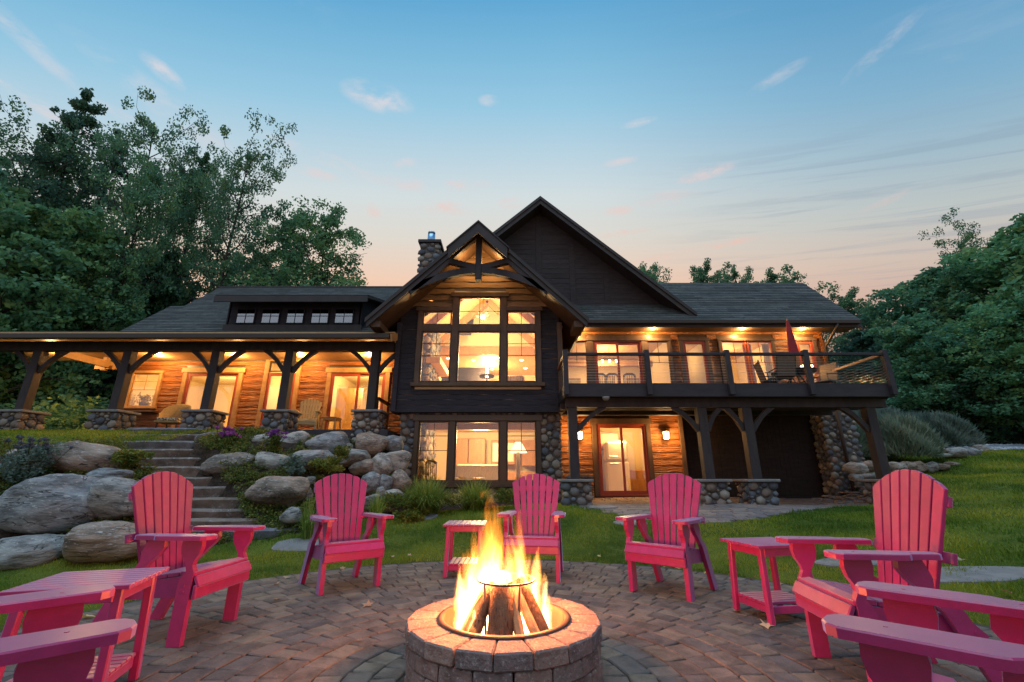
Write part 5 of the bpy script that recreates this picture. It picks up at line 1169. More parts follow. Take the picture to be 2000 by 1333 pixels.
em = t.new('ShaderNodeEmission'); t.l.new(t.ramp(inten, [(0, (1, .20, .02)), (.08, (1, .27, .025)), (.30, (1, .42, .08)), (1, (1, .78, .42))]), em.inputs[0])
t.put(em.inputs[1], t.m('MULTIPLY', inten, 120)); t.l.new(em.outputs[0], o_.inputs['Volume'])
fo = dom.build('fire', fm_, None); fo.location = (PIT.x, PIT.y, .14); tag(fo, 'bright yellow flames rising in tongues from the fire pit', 'fire')
FIRE = (1, .29, .09)
lamp('fire_light', (PIT.x - .10, PIT.y, .58), 120, FIRE, .10); lamp('fire_light', (PIT.x + .12, PIT.y - .02, .55), 90, FIRE, .09); lamp('fire_light', (PIT.x, PIT.y - .02, .74), 30, FIRE, .10)
# ================================================================== STONE STEPS, BOULDERS
stp = thing('garden_steps', 'flight of twelve rough slab steps climbing to the porch', 'steps', (-6, 8, .1))
for i, (xa, xb, ya, yb2) in enumerate(SP):
    Y_ = 11.15 - i * (11.15 - 7.95) / 11; zt_ = Zp(ya, Y_); zb = Zp(yb2, Y_) - .12; x0, x1 = Xp(xa, ya, Y_), Xp(xb, ya, Y_)
    n = max(8, int((x1 - x0) / .14)); V = []; dp = .62; sd = i * 7.3
    for k in range(n + 1):
        f = k / n; x = x0 + (x1 - x0) * f; fr = .05 * mn.noise(Vector((x * 2.2, sd, 0))) + .02 * mn.noise(Vector((x * 9, sd, 0))) - (.10 * (1 - min(1, min(f, 1 - f) * 6)) if i < 10 else .35 * f * f * -1)
        if i >= 10: fr = -.02 - .45 * max(0, f - .55) ** 1.5 * -2.2 + .03 * mn.noise(Vector((x * 3, sd, 0)))
        up_ = .012 * mn.noise(Vector((x * 3, sd, 4))); y = Y_ - fr * (1 if i < 10 else -1) * 1.0
        r1 = .03 * mn.noise(Vector((x * 5, sd, 9)))
        V += [(x, y + .10 + r1, zb), (x, y + .055 + r1 * 1.4, (zb + zt_) / 2), (x, y, zt_ - .035 + up_ + r1 * .3), (x, y + .03, zt_ + up_), (x, Y_ + dp, zt_ + up_), (x, Y_ + dp, zb)]
    F_ = [(k * 6 + j, (k + 1) * 6 + j, (k + 1) * 6 + (j + 1) % 6, k * 6 + (j + 1) % 6) for k in range(n) for j in range(6)] + [tuple(range(6)), tuple(n * 6 + j for j in range(6))[::-1]]
    MB().add(V, F_).build('step', M_slab, stp)
BL = [  # centre px, py, width, height, depth Y, random shade, label
    (78, 992, 176, 116, 7.2, .02, 'largest rounded boulder at the left edge with a crack on its right'),
    (33, 1083, 140, 70, 6.7, .52, 'grey boulder under the largest one at the left edge'),
    (184, 1063, 180, 78, 6.85, .68, 'long tan boulder at the bottom of the bank behind the left table'),
    (150, 902, 150, 74, 8.6, .20, 'long tilted pale boulder on the lawn above the largest one'),
    (4, 906, 78, 66, 8.8, .36, 'boulder cut by the left edge behind the blue sage'),
    (203, 930, 80, 32, 8.3, .19, 'low pale rock between the tilted boulder and the steps'),
    (212, 974, 132, 74, 7.5, .22, 'faceted brown-footed boulder left of the profile chair back'),
    (405, 862, 50, 36, 10.7, .55, 'boulder behind the first purple flowers beside the steps'), (455, 865, 30, 26, 10.7, .7, 'small round rock right of the first purple flowers'),
    (506, 861, 78, 32, 10.7, .20, 'flat pale boulder behind the second purple flowers'), (572, 865, 58, 42, 10.7, .53, 'blue-grey round boulder below the fourth porch pier'),
    (640, 866, 84, 46, 10.6, .37, 'wide boulder below the porch rim with a flat top'), (718, 867, 74, 44, 10.6, .70, 'smooth oval boulder below the last porch pier'), (768, 867, 38, 34, 10.8, .86, 'small sandy boulder against the stone base of the bay'), (655, 851, 40, 18, 11.0, .2, 'rock tucked behind the flat-topped boulder'), (680, 874, 16, 16, 10.5, .2, 'fist-like rock wedged between two top-row boulders'),
    (444, 909, 96, 42, 9.7, .03, 'pale oval boulder beside the middle steps'), (521, 906, 76, 48, 9.8, .55, 'dark dome-shaped boulder in the middle of the bank'),
    (605, 897, 84, 40, 10.0, .38, 'rounded boulder behind the second chair'), (686, 894, 84, 34, 10.2, .68, 'angular brown boulder above the dark hollow'), (711, 914, 56, 30, 10.0, .69, 'dark boulder in the shaded hollow of the bank'), (742, 907, 46, 46, 10.0, .88, 'upright wedge boulder right of the hollow'), (774, 901, 58, 42, 10.2, .72, 'bronze-coloured boulder touching the bay corner'),
    (539, 961, 106, 62, 8.8, .20, 'big blue-grey boulder left of the second chair'), (719, 944, 42, 42, 9.6, .03, 'pale cube-like boulder right of the second chair back'), (750, 944, 26, 32, 9.7, .7, 'narrow brown rock between two lower boulders'), (778, 940, 46, 44, 9.9, .71, 'dark round boulder beside the lower bay window'),
    (724, 981, 38, 30, 9.2, .21, 'low rock behind the arm of the second chair'), (760, 972, 48, 32, 9.5, .87, 'sandy boulder above the ornamental grass'), (741, 962, 20, 22, 9.4, .55, 'small dark rock in the lower joint of the bank'), (598, 968, 22, 30, 9.0, .54, 'small rock right of the big blue-grey boulder'), (568, 1008, 46, 34, 8.2, .53, 'dark low rock below the big blue-grey boulder'), (607, 938, 22, 14, 9.4, .2, 'small pale stone peeking over the second chair'),
    (1677, 915, 40, 26, 12.6, .37, 'pale boulder just right of the stone corner column'), (1700, 912, 36, 22, 12.8, .70, 'pinkish boulder left of the last deck post'), (1677, 934, 28, 16, 11.9, .2, 'small boulder at the foot of the corner column'), (1703, 931, 42, 14, 12.1, .38, 'flat stone under the pinkish boulder'),
    (1755, 913, 32, 22, 12.9, .19, 'pale boulder just right of the last deck post'), (1777, 911, 30, 20, 13.1, .04, 'blue-grey boulder over the profile chair back'), (1801, 912, 30, 22, 13.2, .72, 'dark red boulder in the right-hand row'), (1823, 913, 24, 20, 13.3, .71, 'brown boulder right of the dark red one'), (1842, 911, 26, 14, 13.5, .55, 'low grey boulder in the right-hand row'), (1864, 908, 26, 12, 13.8, .53, 'flat bluish boulder near the end of the row'), (1884, 905, 20, 9, 14.1, .19, 'last small pale stone of the right-hand row'),
    (1838, 880, 32, 16, 14.3, .53, 'grey rock below the round lavender bush'), (1874, 884, 34, 20, 14.2, .21, 'round pale boulder beside the driveway'), (1903, 884, 30, 24, 14.3, .38, 'boulder with a pink tint at the driveway edge'), (1921, 880, 28, 22, 14.6, .04, 'last boulder before the driveway'), (1846, 889, 26, 8, 14.0, .87, 'thin flat rock before the driveway boulders')]
rmesh = [np_mesh('boulder', rock_verts(4 if i < 4 else 3, (340, 341, 342, 343)[i] if i < 4 else 300 + i, 6 if i < 4 else 12, .12, .55 if i < 4 else .85), ICO[4 if i < 4 else 3][1], M_boulder, True) for i in range(9)]
for i, (px, py, w_, h_, Y_, sh, lb) in enumerate(BL):
    q = at(px, py, Y_); d = ray(px, py); k = FPX * 1.0; tt = Y_ / d.y
    # pixel size to metres at that depth
    sxm = w_ / k * tt / 2; szm = abs(at(px, py - h_ / 2, Y_).z - at(px, py + h_ / 2, Y_).z) / 2
    me = rmesh[i % 4 if w_ > 90 else 4 + i % 5]
    o = link('boulder', me, None, (q.x, Y_ + sxm * .35, q.z), (R.uniform(-.1, .1), [0, 0, 0, -.12][i] if i < 4 else R.uniform(-.15, .15), R.choice((0, PI)) + R.uniform(-.35, .35)), (sxm * (1.0 if i < 7 else 1.15), sxm * R.uniform(.8, 1.0), szm * (1.16 if i < 7 else 1.25)))
    grp = 'boulders of the bank left of the house' if px < 1000 else 'boulders edging the right-hand lawn'
    tag(o, lb, 'boulder', grp)
# stepping stones in the lawn
for i, (px, py, rx_, ry_, lb) in enumerate([(828, 1051, .24, .22, 'stepping stone in the lawn left of the small table'), (600, 1068, .6, .35, 'grey flagstone in the grass behind the second chair'), (1890, 1125, .75, .28, 'long pale flagstone in the grass behind the right chair'), (1180, 1043, .3, .2, 'flagstone in the grass between the middle chairs'), (1235, 1060, .3, .18, 'flagstone sunk in the grass behind the fourth chair'), (1660, 1100, .4, .25, 'flagstone glimpsed beneath the right chair arm')]):
    q = atz(px, py, .06); 
    for _ in range(4): q = atz(px, py, H(q.x, q.y))
    pl = [(q.x + rx_ * math.cos(a) * (1 + .12 * math.sin(3 * a + i)), q.y + ry_ * math.sin(a) * (1 + .1 * math.cos(2 * a + i))) for a in np.linspace(0, 2 * PI, 15)[:-1]]
    mb = MB(); n = len(pl); z0 = max(H(x, y) for x, y in pl); mb.add([(x, y, H(x, y) - .05) for x, y in pl] + [(x, y, H(x, y) + .015) for x, y in pl] + [(q.x + (x - q.x) * .93, q.y + (y - q.y) * .93, H(x, y) + .028) for x, y in pl], [tuple(range(2 * n, 3 * n))] + [(j * n + k, j * n + (k + 1) % n, (j + 1) * n + (k + 1) % n, (j + 1) * n + k) for j in (0, 1) for k in range(n)])
    tag(mb.build('stepping_stone', M_cap, None), lb, 'stepping stone', 'stepping stones in the lawn')
# ================================================================== LEAF MATERIALS
def leaf_mat(name, cols, rough=.6, trans=.35):
    m_ = bpy.data.materials.new(name); m_.use_nodes = True; t = NT(m_.node_tree); t.n.clear(); out = t.new('ShaderNodeOutputMaterial')
    a_ = t.new('ShaderNodeAttribute'); a_.attribute_name = 'rnd'; oi = t.new('ShaderNodeObjectInfo').outputs['Random']
    c = t.ramp(a_.outputs['Fac'], [(i / max(1, len(cols) - 1), q) for i, q in enumerate(cols)])
    c = t.mix(1, c, t.ramp(oi, [(0, (.75, .8, .8)), (.5, (1, 1, 1)), (1, (1.25, 1.2, 1.0))]), 'MULTIPLY')
    df = t.new('ShaderNodeBsdfPrincipled'); t.l.new(c, df.inputs['Base Color']); df.inputs['Roughness'].default_value = rough; df.inputs['Specular IOR Level'].default_value = .35
    tr = t.new('ShaderNodeBsdfTranslucent'); t.l.new(c, tr.inputs[0]); mx = t.new('ShaderNodeMixShader'); mx.inputs[0].default_value = trans
    t.l.new(df.outputs[0], mx.inputs[1]); t.l.new(tr.outputs[0], mx.inputs[2]); t.l.new(mx.outputs[0], out.inputs[0]); MATS[name] = m_; return m_
L_tree = leaf_mat('tree_leaf', [(.075, .20, .13), (.105, .25, .14), (.14, .29, .12), (.21, .30, .095)])
L_dark = leaf_mat('dark_tree_leaf', [(.04, .11, .085), (.065, .155, .10), (.10, .19, .095)])
L_right = leaf_mat('maple_leaf', [(.065, .21, .15), (.10, .27, .15), (.15, .32, .14), (.24, .32, .10)])
L_cover = leaf_mat('ground_cover_leaf', [(.05, .10, .02), (.10, .15, .024), (.19, .20, .03), (.24, .19, .03)])
L_grass = leaf_mat('grass_blade', [(.06, .13, .010), (.12, .20, .012), (.22, .28, .018), (.34, .34, .035)], .7)
L_orn = leaf_mat('ornamental_grass', [(.12, .22, .035), (.22, .32, .05), (.40, .42, .10)])
L_sage = leaf_mat('lavender_leaf', [(.13, .19, .145), (.20, .27, .21), (.27, .34, .28)])
L_blue = leaf_mat('sage_flower', [(.10, .12, .14), (.14, .15, .2), (.16, .18, .17)])
L_purp = leaf_mat('purple_petal', [(.22, .04, .32), (.34, .08, .42), (.45, .14, .4)])
def leaves(C, Rr, n, size, rg, flat=.7, asp=.55):
    """diamond leaves scattered round cluster centres C (k,3) with radii Rr"""
    k = rg.randint(0, len(C), n); p = rg.normal(size=(n, 3)); p /= np.linalg.norm(p, axis=1)[:, None]; p *= (rg.rand(n) ** .45)[:, None]
    p = C[k] + p * Rr[k][:, None] * (1, 1, flat)
    a = rg.normal(size=(n, 3)); a[:, 2] *= .5; a /= np.linalg.norm(a, axis=1)[:, None]; b = np.cross(a, rg.normal(size=(n, 3))); b /= np.linalg.norm(b, axis=1)[:, None]
    s_ = size * rg.uniform(.6, 1.3, n)[:, None]; V = np.stack([p - a * s_, p + b * s_ * asp, p + a * s_, p - b * s_ * asp], 1).reshape(-1, 3)
    F_ = np.arange(4 * n).reshape(-1, 4); cl = rg.rand(len(C)); r_ = np.clip(cl[k] * .6 + rg.rand(n) * .4, 0, 1)
    return V, F_, np.repeat(r_, 4)
def tree_meshes(seed, h, cr, base, nb, nl, ls, m, shape='oval', tr=.16, sparse=1.0, lean=0):
    rg = np.random.RandomState(seed); rr = random.Random(seed); mb = MB(); N = 12
    sw = [Vector((mn.noise(Vector((seed, i * .35, 0))) * h * .035 + lean * (i / N) ** 1.5, mn.noise(Vector((i * .35, seed, 3))) * h * .035, h * .97 * i / N)) for i in range(N + 1)]
    sw[0].x = sw[0].y = 0; mb.tube(sw, [tr * (1 - .88 * i / N) + .01 for i in range(N + 1)], 7)
    C = []; Rr_ = []
    for b in range(nb):
        f = base + (1 - base) * ((b + rr.random()) / nb) ** .9; i = min(N - 1, int(f * N)); p = sw[i].lerp(sw[i + 1], f * N - i)
        g = (f - base) / (1 - base)
        prof = {'oval': math.sin(PI * min(1, .12 + g * .86)) ** .6, 'cone': (1 - g) ** .8 + .10, 'top': .35 + .65 * math.sin(PI * min(1, g * .9)), 'dome': math.sqrt(max(0, 1 - (g * .95) ** 2)) + .05}[shape]
        L = cr * prof * rr.uniform(.55, 1.1); az = b * 2.4 + rr.uniform(-.5, .5); rise = {'cone': -.12, 'oval': .45, 'top': .6, 'dome': .4}[shape] * rr.uniform(.6, 1.3)
        dv = Vector((math.cos(az), math.sin(az), rise)).normalized(); pts = [p]
        for k in range(1, 6):
            q = p + dv * L * k / 5 + Vector((rr.gauss(0, .05), rr.gauss(0, .05), rr.gauss(0, .05))) * L + Vector((0, 0, .08 * L * (k / 5) ** 2)); pts.append(q)
        r0 = max(.012, tr * .38 * (1 - f) + .02); mb.tube(pts, [r0 * (1 - .8 * k / 5) for k in range(6)], 5)
        for k in range(1, 6):
            for _ in range(2 if k < 3 else 3):
                if rr.random() > sparse: continue
                e = pts[k] + Vector((rr.gauss(0, 1), rr.gauss(0, 1), rr.gauss(0, .5))) * L * .17; 
                if rr.random() < .5: mb.tube([pts[k], (pts[k] + e) / 2 + Vector((0, 0, .03)), e], [r0 * .35, r0 * .25, .005], 3)
                C.append(e[:]); Rr_.append((.16 + .10 * rr.random()) * L ** .5 * (h ** .28) * .75)
    top = sw[-1]; C.append(top[:]); Rr_.append(.3)
    V, F_, r_ = leaves(np.array(C), np.array(Rr_), nl, ls, rg, .62)
    return mb.mesh('trunk', M_trunk, True), np_mesh('crown', V, F_, m, False, r_)
TM = {'tall': tree_meshes(1, 10, 3.0, .25, 34, 17000, .075, L_tree, 'oval', .13, .7), 'open': tree_meshes(2, 10, 3.2, .36, 22, 10000, .072, L_tree, 'top', .15, .6, .6), 'spire': tree_meshes(3, 10, 2.6, .15, 46, 14000, .070, L_dark, 'cone', .14, .75),
      'full': tree_meshes(4, 10, 3.8, .16, 46, 22000, .13, L_right, 'dome', .2, .95), 'mass': tree_meshes(5, 10, 3.9, .06, 48, 20000, .14, L_tree, 'dome', .2, 1), 'dark': tree_meshes(6, 10, 3.6, .04, 46, 18000, .15, L_dark, 'oval', .2, 1), 'round': tree_meshes(7, 10, 3.8, .16, 40, 18000, .085, L_tree, 'dome', .15, .7), 'maple': tree_meshes(8, 10, 4.2, .1, 50, 22000, .13, L_right, 'oval', .2, 1)}
def tree(kind, x, y, h_, wd=1.0, label='', rz=None, group=None, cat='tree', z=None):
    a, b = TM[kind]; zz = (H(x, y) if z is None else z) - .1
    t = thing({'spire': 'conifer_tree'}.get(kind, 'broadleaf_tree'), label, cat, (x, y, zz), R.uniform(0, 6.28) if rz is None else rz, group); s_ = h_ / 10; t.scale = (s_ * wd, s_ * wd, s_); link('trunk', a, t); link('crown', b, t); return t
def treepx(kind, px, py, Y_, wd, label, group, rz=None):
    """tree whose top shows at px, py when it stands at depth Y_"""
    q = at(px, py, Y_); x = q.x; z0 = H(x, Y_); return tree(kind, x, Y_, q.z - z0 + .1, wd, label, rz, group)
GL = 'trees of the wood left of the house'; GR = 'trees of the wood right of the house'; GB = 'treetops showing over the right roof'
for a in [('spire', 185, 165, 20, .62, 'tallest dark spire-like tree at the upper left'), ('open', 62, 268, 19, .62, 'thin-topped tree at the left edge against the sky'), ('open', 325, 246, 21, .5, 'tall tree with dark flat top right of the spire'), ('open', 492, 286, 21, .50, 'slender open tree with a visible trunk above the left roof'), ('tall', 408, 300, 24, .40, 'narrow tree between the flat-topped and the slender open tree'), ('round', 572, 432, 25, .62, 'mid-green tree left of the last roof-line tree'), ('round', 640, 426, 24, .8, 'rounded tree at the right end of the left wood'), ('spire', 240, 250, 24, .62, 'dark conifer behind the tallest spire tree'), ('tall', 118, 300, 23, .55, 'leafy tree behind the left-edge tree'), ('tall', 365, 330, 25, .5, 'background tree filling the gap above the porch roof'), ('tall', 0, 300, 21, .6, 'slim tree cut by the left edge of the view'), ('tall', 300, 330, 19, .5, 'bright green tree under the flat-topped one'),
          ('mass', 60, 410, 16, .8, 'bushy grey-green tree low at the left edge'), ('mass', 190, 450, 18, .7, 'broad bushy tree above the porch end'), ('mass', -70, 360, 17, .9, 'big bushy tree cut by the left edge'), ('dark', 330, 500, 24, .7, 'dark shaded tree behind the left roof slope'), ('dark', 140, 520, 21, 1.0, 'dark tree under the spire tree'), ('open', 450, 430, 27, .6, 'dark tree behind the dormer ridge'), ('dark', 0, 560, 19, 1.2, 'dark low tree behind the porch corner'), ('dark', 250, 560, 24, 1.2, 'dark low tree beyond the outlooker beam'), ('round', 520, 500, 30, .9, 'pale low tree just above the left ridge')]: treepx(*a, GL)
for a in [('full', 1990, 452, 19, 1.0, 'tallest tree at the right edge with blue-green top'), ('open', 1858, 470, 24, .55, 'thin tree poking above the right wood'), ('full', 1795, 548, 24, .95, 'broad tree in front of the gap of the right wood'), ('maple', 1900, 520, 22, .95, 'large bushy maple below the thin tree'), ('round', 1655, 578, 30, .8, 'small tree beside the right roof corner'), ('round', 1712, 605, 31, .9, 'low tree at the far end of the right wood'), ('maple', 1950, 600, 17.5, 1.0, 'lower leafy tree over the driveway'), ('full', 1780, 640, 20, 1.1, 'dark-footed tree behind the lavender'), ('dark', 1690, 650, 25, 1.1, 'dark tree right behind the deck corner'), ('dark', 1870, 690, 19.5, 1.2, 'dark understorey tree behind the driveway bend'), ('maple', 2080, 560, 16, 1.0, 'leafy tree cut by the right edge'), ('dark', 1985, 720, 18.5, 1.1, 'low dark tree at the right edge above the driveway'), ('dark', 1760, 740, 23, 1.3, 'dark low tree between deck post and lavender')]: treepx(*a, GR)
for a in [('round', 1378, 524, 34, .55, 'pointed treetop showing left over the right roof'), ('round', 1436, 535, 36, .5, 'small round treetop in the middle over the right roof'), ('round', 1515, 541, 35, .8, 'wide flat treetop right over the right roof'), ('round', 1257, 527, 36, .55, 'bit of treetop beside the big gable')]: treepx(*a, GB)
# undergrowth left and right: one mass of leaves on the slope
rg = np.random.RandomState(11)
def field(xa, xb, ya, yb3, n, r0, r1, zoff, nl, ls, m, name, lb=None, mask=None):
    C = np.c_[rg.uniform(xa, xb, n), rg.uniform(ya, yb3, n)]
    if mask is not None: C = C[mask(C)]
    z = hts(C); Rr_ = rg.uniform(r0, r1, len(C)); C3 = np.c_[C, z + Rr_ * zoff]; V, F_, r_ = leaves(C3, Rr_, nl, ls, rg, .75)
    o = link(name, np_mesh(name, V, F_, m, False, r_)); o['kind'] = 'stuff'; return o
field(-34, -13.6, 14.5, 21, 260, .5, 1.3, .6, 26000, .10, L_tree, 'undergrowth', mask=lambda C: (C[:, 0] < -14.2) | (C[:, 1] > 19))
field(-40, -10, 22, 34, 200, 1.5, 2.8, .7, 26000, .22, L_dark, 'far_undergrowth')
field(9, 46, 17.8, 26, 260, .6, 1.6, .6, 24000, .13, L_right, 'wood_edge', mask=lambda C: ~inpoly(C, DRV) & (C[:, 1] > 18.6 + .12 * (C[:, 0] - 15)) & ((C[:, 0] > 11.5)))
field(10, 60, 26, 45, 220, 2, 3.6, .7, 24000, .3, L_dark, 'far_wood')
# ================================================================== BANK PLANTING
P_ = np.c_[rg.uniform(-12, -2.6, 9000), rg.uniform(5.8, 11.6, 9000)]
msk = inpoly(P_, BANK); P_ = P_[msk]
nz_ = np.array([mn.noise(Vector((x * .9, y * .9, 2))) for x, y in P_]); P_ = P_[nz_ > -.12][:2600]
# keep the steps clear
P_ = P_[~on_steps(P_, -.02)]
Rr_ = rg.uniform(.06, .15, len(P_)); V, F_, r_ = leaves(np.c_[P_, hts(P_) + .05], Rr_, 90000, .020, rg, .8, .7)
o = link('ground_cover', np_mesh('ground_cover', V, F_, L_cover, False, r_)); o['kind'] = 'stuff'
def shrub(name, px, py, Y_, wpx, hpx, n, ls, m, label, cat='plant', group=None, m2=None, n2=0):
    q = at(px, py, Y_); t_ = Y_ / ray(px, py).y; w_ = wpx / FPX * t_ / 2; h_ = Zp(py - hpx, Y_) - q.z; r2 = np.random.RandomState(int(px + py))
    C = np.c_[r2.normal(0, .42, 26) * w_, r2.normal(0, .35, 26) * w_, np.abs(r2.uniform(.1, .8, 26)) * h_]; V, F_, r_ = leaves(C, np.full(26, .3 * min(w_, h_) + .03), n, ls, r2, .9)
    t = thing(name, label, cat, (q.x, Y_, q.z), 0, group); link('foliage', np_mesh('foliage', V, F_, m, False, r_), t)
    if m2: 
        C2 = np.c_[r2.normal(0, .5, 30) * w_, r2.normal(0, .4, 30) * w_, r2.uniform(.7, 1.1, 30) * h_]; V, F_, r_ = leaves(C2, np.full(30, .045), n2, .017, r2, .8); link('flowers', np_mesh('flowers', V, F_, m2, False, r_), t)
        mb = MB()
        for c_ in C2: mb.tube([(c_[0] * .2, c_[1] * .2, 0), (c_[0] * .7, c_[1] * .7, c_[2] * .6), tuple(c_)], .006, 3)
        mb.build('stem', L_cover, t, world=False, kind='stuff')
    return t
shrub('flowering_plant', 437, 884, 10.1, 40, 44, 900, .03, L_cover, 'purple phlox in front of the boulder beside the steps', m2=L_purp, n2=2400)
shrub('flowering_plant', 532, 880, 10.1, 34, 36, 700, .03, L_cover, 'purple phlox leaning over the flat pale boulder', m2=L_purp, n2=1500)
shrub('sage_plant', 52, 938, 7.9, 90, 78, 2600, .03, L_sage, 'blue-grey flowering sage between the boulders at the left', m2=L_blue, n2=1800)
shrub('sage_plant', 575, 925, 9.5, 40, 40, 900, .03, L_sage, 'wispy grey-green sage behind the second chair')
for a in [(640, 918, 9.6, 60, 22, 2200, 'green leafy shrub in the bank above the second chair'), (665, 900, 9.8, 34, 34, 900, 'small upright shrub in front of the angular boulder'), (800, 1015, 8.9, 60, 18, 1500, 'low yellow-green plant before the left ornamental grass'), (778, 990, 9.4, 60, 26, 1800, 'dark green mound left of the ornamental grass'), (885, 985, 9.9, 40, 20, 900, 'small mound between the two ornamental grasses'), (985, 980, 10.2, 50, 24, 1500, 'yellowish round shrub right of the second ornamental grass'), (250, 905, 8.6, 54, 26, 1600, 'yellow-green creeper beside the upper steps'), (605, 1010, 8.4, 40, 40, 1200, 'green clump left of the second chair')]:
    shrub('shrub', a[0], a[1], a[2], a[3], a[4], a[5], .028, L_cover, a[6], 'shrub')
def blades(n, w_, h_, bw, m, r2, arch=.8, up=.55):
    """arching grass blades from one clump"""
    a = r2.uniform(0, 2 * PI, n); L = h_ * r2.uniform(.6, 1.15, n); out = r2.uniform(.15, 1, n) ** .7; b = r2.normal(0, .12, (n, 2)) * w_; S = 6; V = np.zeros((n, S, 2, 3)); dx_, dy_ = np.cos(a), np.sin(a)
    for s_ in range(S):
        f = s_ / (S - 1); ro = w_ * out * f * arch; zz = L * (1.7 * f - 1.3 * np.maximum(out, .35) * f * f) * .85
        c_ = np.stack([b[:, 0] + dx_ * ro, b[:, 1] + dy_ * ro, np.maximum(zz, .0)], 1); wd = bw * (1 - f * .9); sd = np.stack([-dy_, dx_, np.zeros(n)], 1) * wd
        V[:, s_, 0] = c_ - sd; V[:, s_, 1] = c_ + sd
    ix = np.arange(n * S * 2).reshape(n, S, 2); F_ = np.stack([ix[:, :-1, 0], ix[:, :-1, 1], ix[:, 1:, 1], ix[:, 1:, 0]], -1).reshape(-1, 4)
    return V.reshape(-1, 3), F_, np.repeat(r2.rand(n), S * 2)
for px, py, Y_, wpx, hpx, lb, n in [(830, 1004, 9.5, 118, 52, 'largest arching ornamental grass below the lower bay window', 1500), (927, 984, 10.1, 96, 42, 'second arching ornamental grass below the centre pane', 1100), (812, 962, 10.4, 70, 42, 'reddish feathery grass behind the largest ornamental grass', 260), (735, 1010, 9.0, 46, 44, 'thin grass clump behind the right arm of the second chair', 200), (600, 1040, 7.9, 50, 60, 'strappy clump behind the left arm of the second chair', 160)]:
    q = at(px, py, Y_); t_ = Y_ / ray(px, py).y; r2 = np.random.RandomState(px); hh_ = Zp(py - hpx, Y_) - q.z
    V, F_, r_ = blades(n, wpx / FPX * t_ * .60, hh_ * 1.35, .010, L_orn, r2, 1.15); t = thing('ornamental_grass', lb, 'grass', (q.x, Y_, H(q.x, Y_) - .02), 0, 'ornamental grasses below the bay'); link('blades', np_mesh('blades', V, F_, L_orn, False, r_), t)['kind'] = 'stuff'
# lavender mounds to the right
for px, py, Y_, wpx, hpx, lb in [(1690, 892, 15.2, 120, 95, 'tall grey-green lavender mound right behind the last deck post'), (1650, 896, 14.6, 70, 88, 'grey-green mound against the stone corner column'), (1760, 896, 14.2, 130, 88, 'lavender mound in front, over the profile chair back'), (1800, 872, 16.4, 110, 66, 'middle lavender mound behind the others'), (1845, 876, 15.4, 90, 72, 'dark round lavender bush nearest the driveway'), (1725, 862, 17.0, 110, 68, 'far lavender mound below the dark trees')]:
    q = at(px, py, Y_); t_ = Y_ / ray(px, py).y; r2 = np.random.RandomState(px); w_ = wpx / FPX * t_ / 2; hh_ = Zp(py - hpx, Y_) - q.z
    n = 11000; u_ = r2.uniform(0, 2 * PI, n); c_ = r2.uniform(.0, 1, n) ** .8; nn = np.stack([np.cos(u_) * np.sqrt(1 - c_ * c_), np.sin(u_) * np.sqrt(1 - c_ * c_), c_], 1)
    lump = 1 + .16 * np.sin(u_ * 3 + px) * (1 - c_) + .12 * np.sin(u_ * 7 + c_ * 6); b_ = nn * (w_, w_ * .9, hh_ * .78) * (lump * r2.uniform(.6, 1, n) ** .4)[:, None]
    dv = nn * .7 + (0, 0, .75) + r2.normal(0, .28, (n, 3)); dv /= np.linalg.norm(dv, axis=1)[:, None]; L_ = r2.uniform(.12, .34, n)[:, None] * (hh_ / 1.3); sd = np.cross(dv, r2.normal(size=(n, 3))); sd /= np.linalg.norm(sd, axis=1)[:, None]; sd *= .016
    V = np.stack([b_ - sd * .6, b_ + dv * L_ * .5 - sd, b_ + dv * L_, b_ + dv * L_ * .5 + sd], 1).reshape(-1, 3); F_ = np.arange(4 * n).reshape(-1, 4); Rs = [np.repeat(np.clip(.5 + .35 * np.sin(u_ * 5 + c_ * 9) + r2.normal(0, .2, n), 0, 1), 4)]; Vs = [V]; Fs = [F_]
    t = thing('lavender_bush', lb, 'bush', (q.x, Y_, q.z), 0, 'lavender mounds by the right-hand boulders'); link('foliage', np_mesh('foliage', np.concatenate(Vs), np.concatenate(Fs), L_sage, False, np.concatenate(Rs)), t)
# ================================================================== GRASS
def grass(xa, xb, ya, yb3, n, hgt, wd):
    Pg = np.c_[rg.uniform(xa, xb, n), rg.uniform(ya, yb3, n)]
    m_ = (np.hypot(Pg[:, 0] - PC.x, Pg[:, 1] - PC.y) > PR - .03 + .05 * np.sin(Pg[:, 0] * 9) * np.sin(Pg[:, 1] * 7)) & ~inpoly(Pg, HP) & ~inpoly(Pg, BED) & ~inpoly(Pg, BANK) & ~inpoly(Pg, DRV) & (np.abs(Pg[:, 0]) < Pg[:, 1] * 1.35 + .5)
    m_ &= ~((Pg[:, 0] > -13) & (Pg[:, 0] < 10.3) & (Pg[:, 1] > 12))
    Pg = Pg[m_]; n = len(Pg); z = hts(Pg); a = rg.uniform(0, 2 * PI, n); L = hgt * rg.uniform(.5, 1.3, n) * np.clip(.95 + 1.1 * np.array([mn.noise(Vector((x * 1.9, y * 2.6, 9))) for x, y in Pg]), .35, 1.9); ln = rg.normal(0, .45, (n, 2)) * L[:, None]
    patch = np.array([mn.noise(Vector((x * .8, y * .8, 5))) for x, y in Pg[::1]]) if n < 260000 else 0
    b = np.c_[Pg, z - .004]; s_ = np.c_[np.cos(a), np.sin(a), np.zeros(n)] * wd; tp__ = np.c_[Pg + ln, z + L]
    V = np.stack([b - s_, b + s_, tp__], 1).reshape(-1, 3); return V, np.arange(3 * n).reshape(-1, 3), np.repeat(np.clip(.45 + patch * 1.3 + rg.normal(0, .18, n), 0, 1), 3)
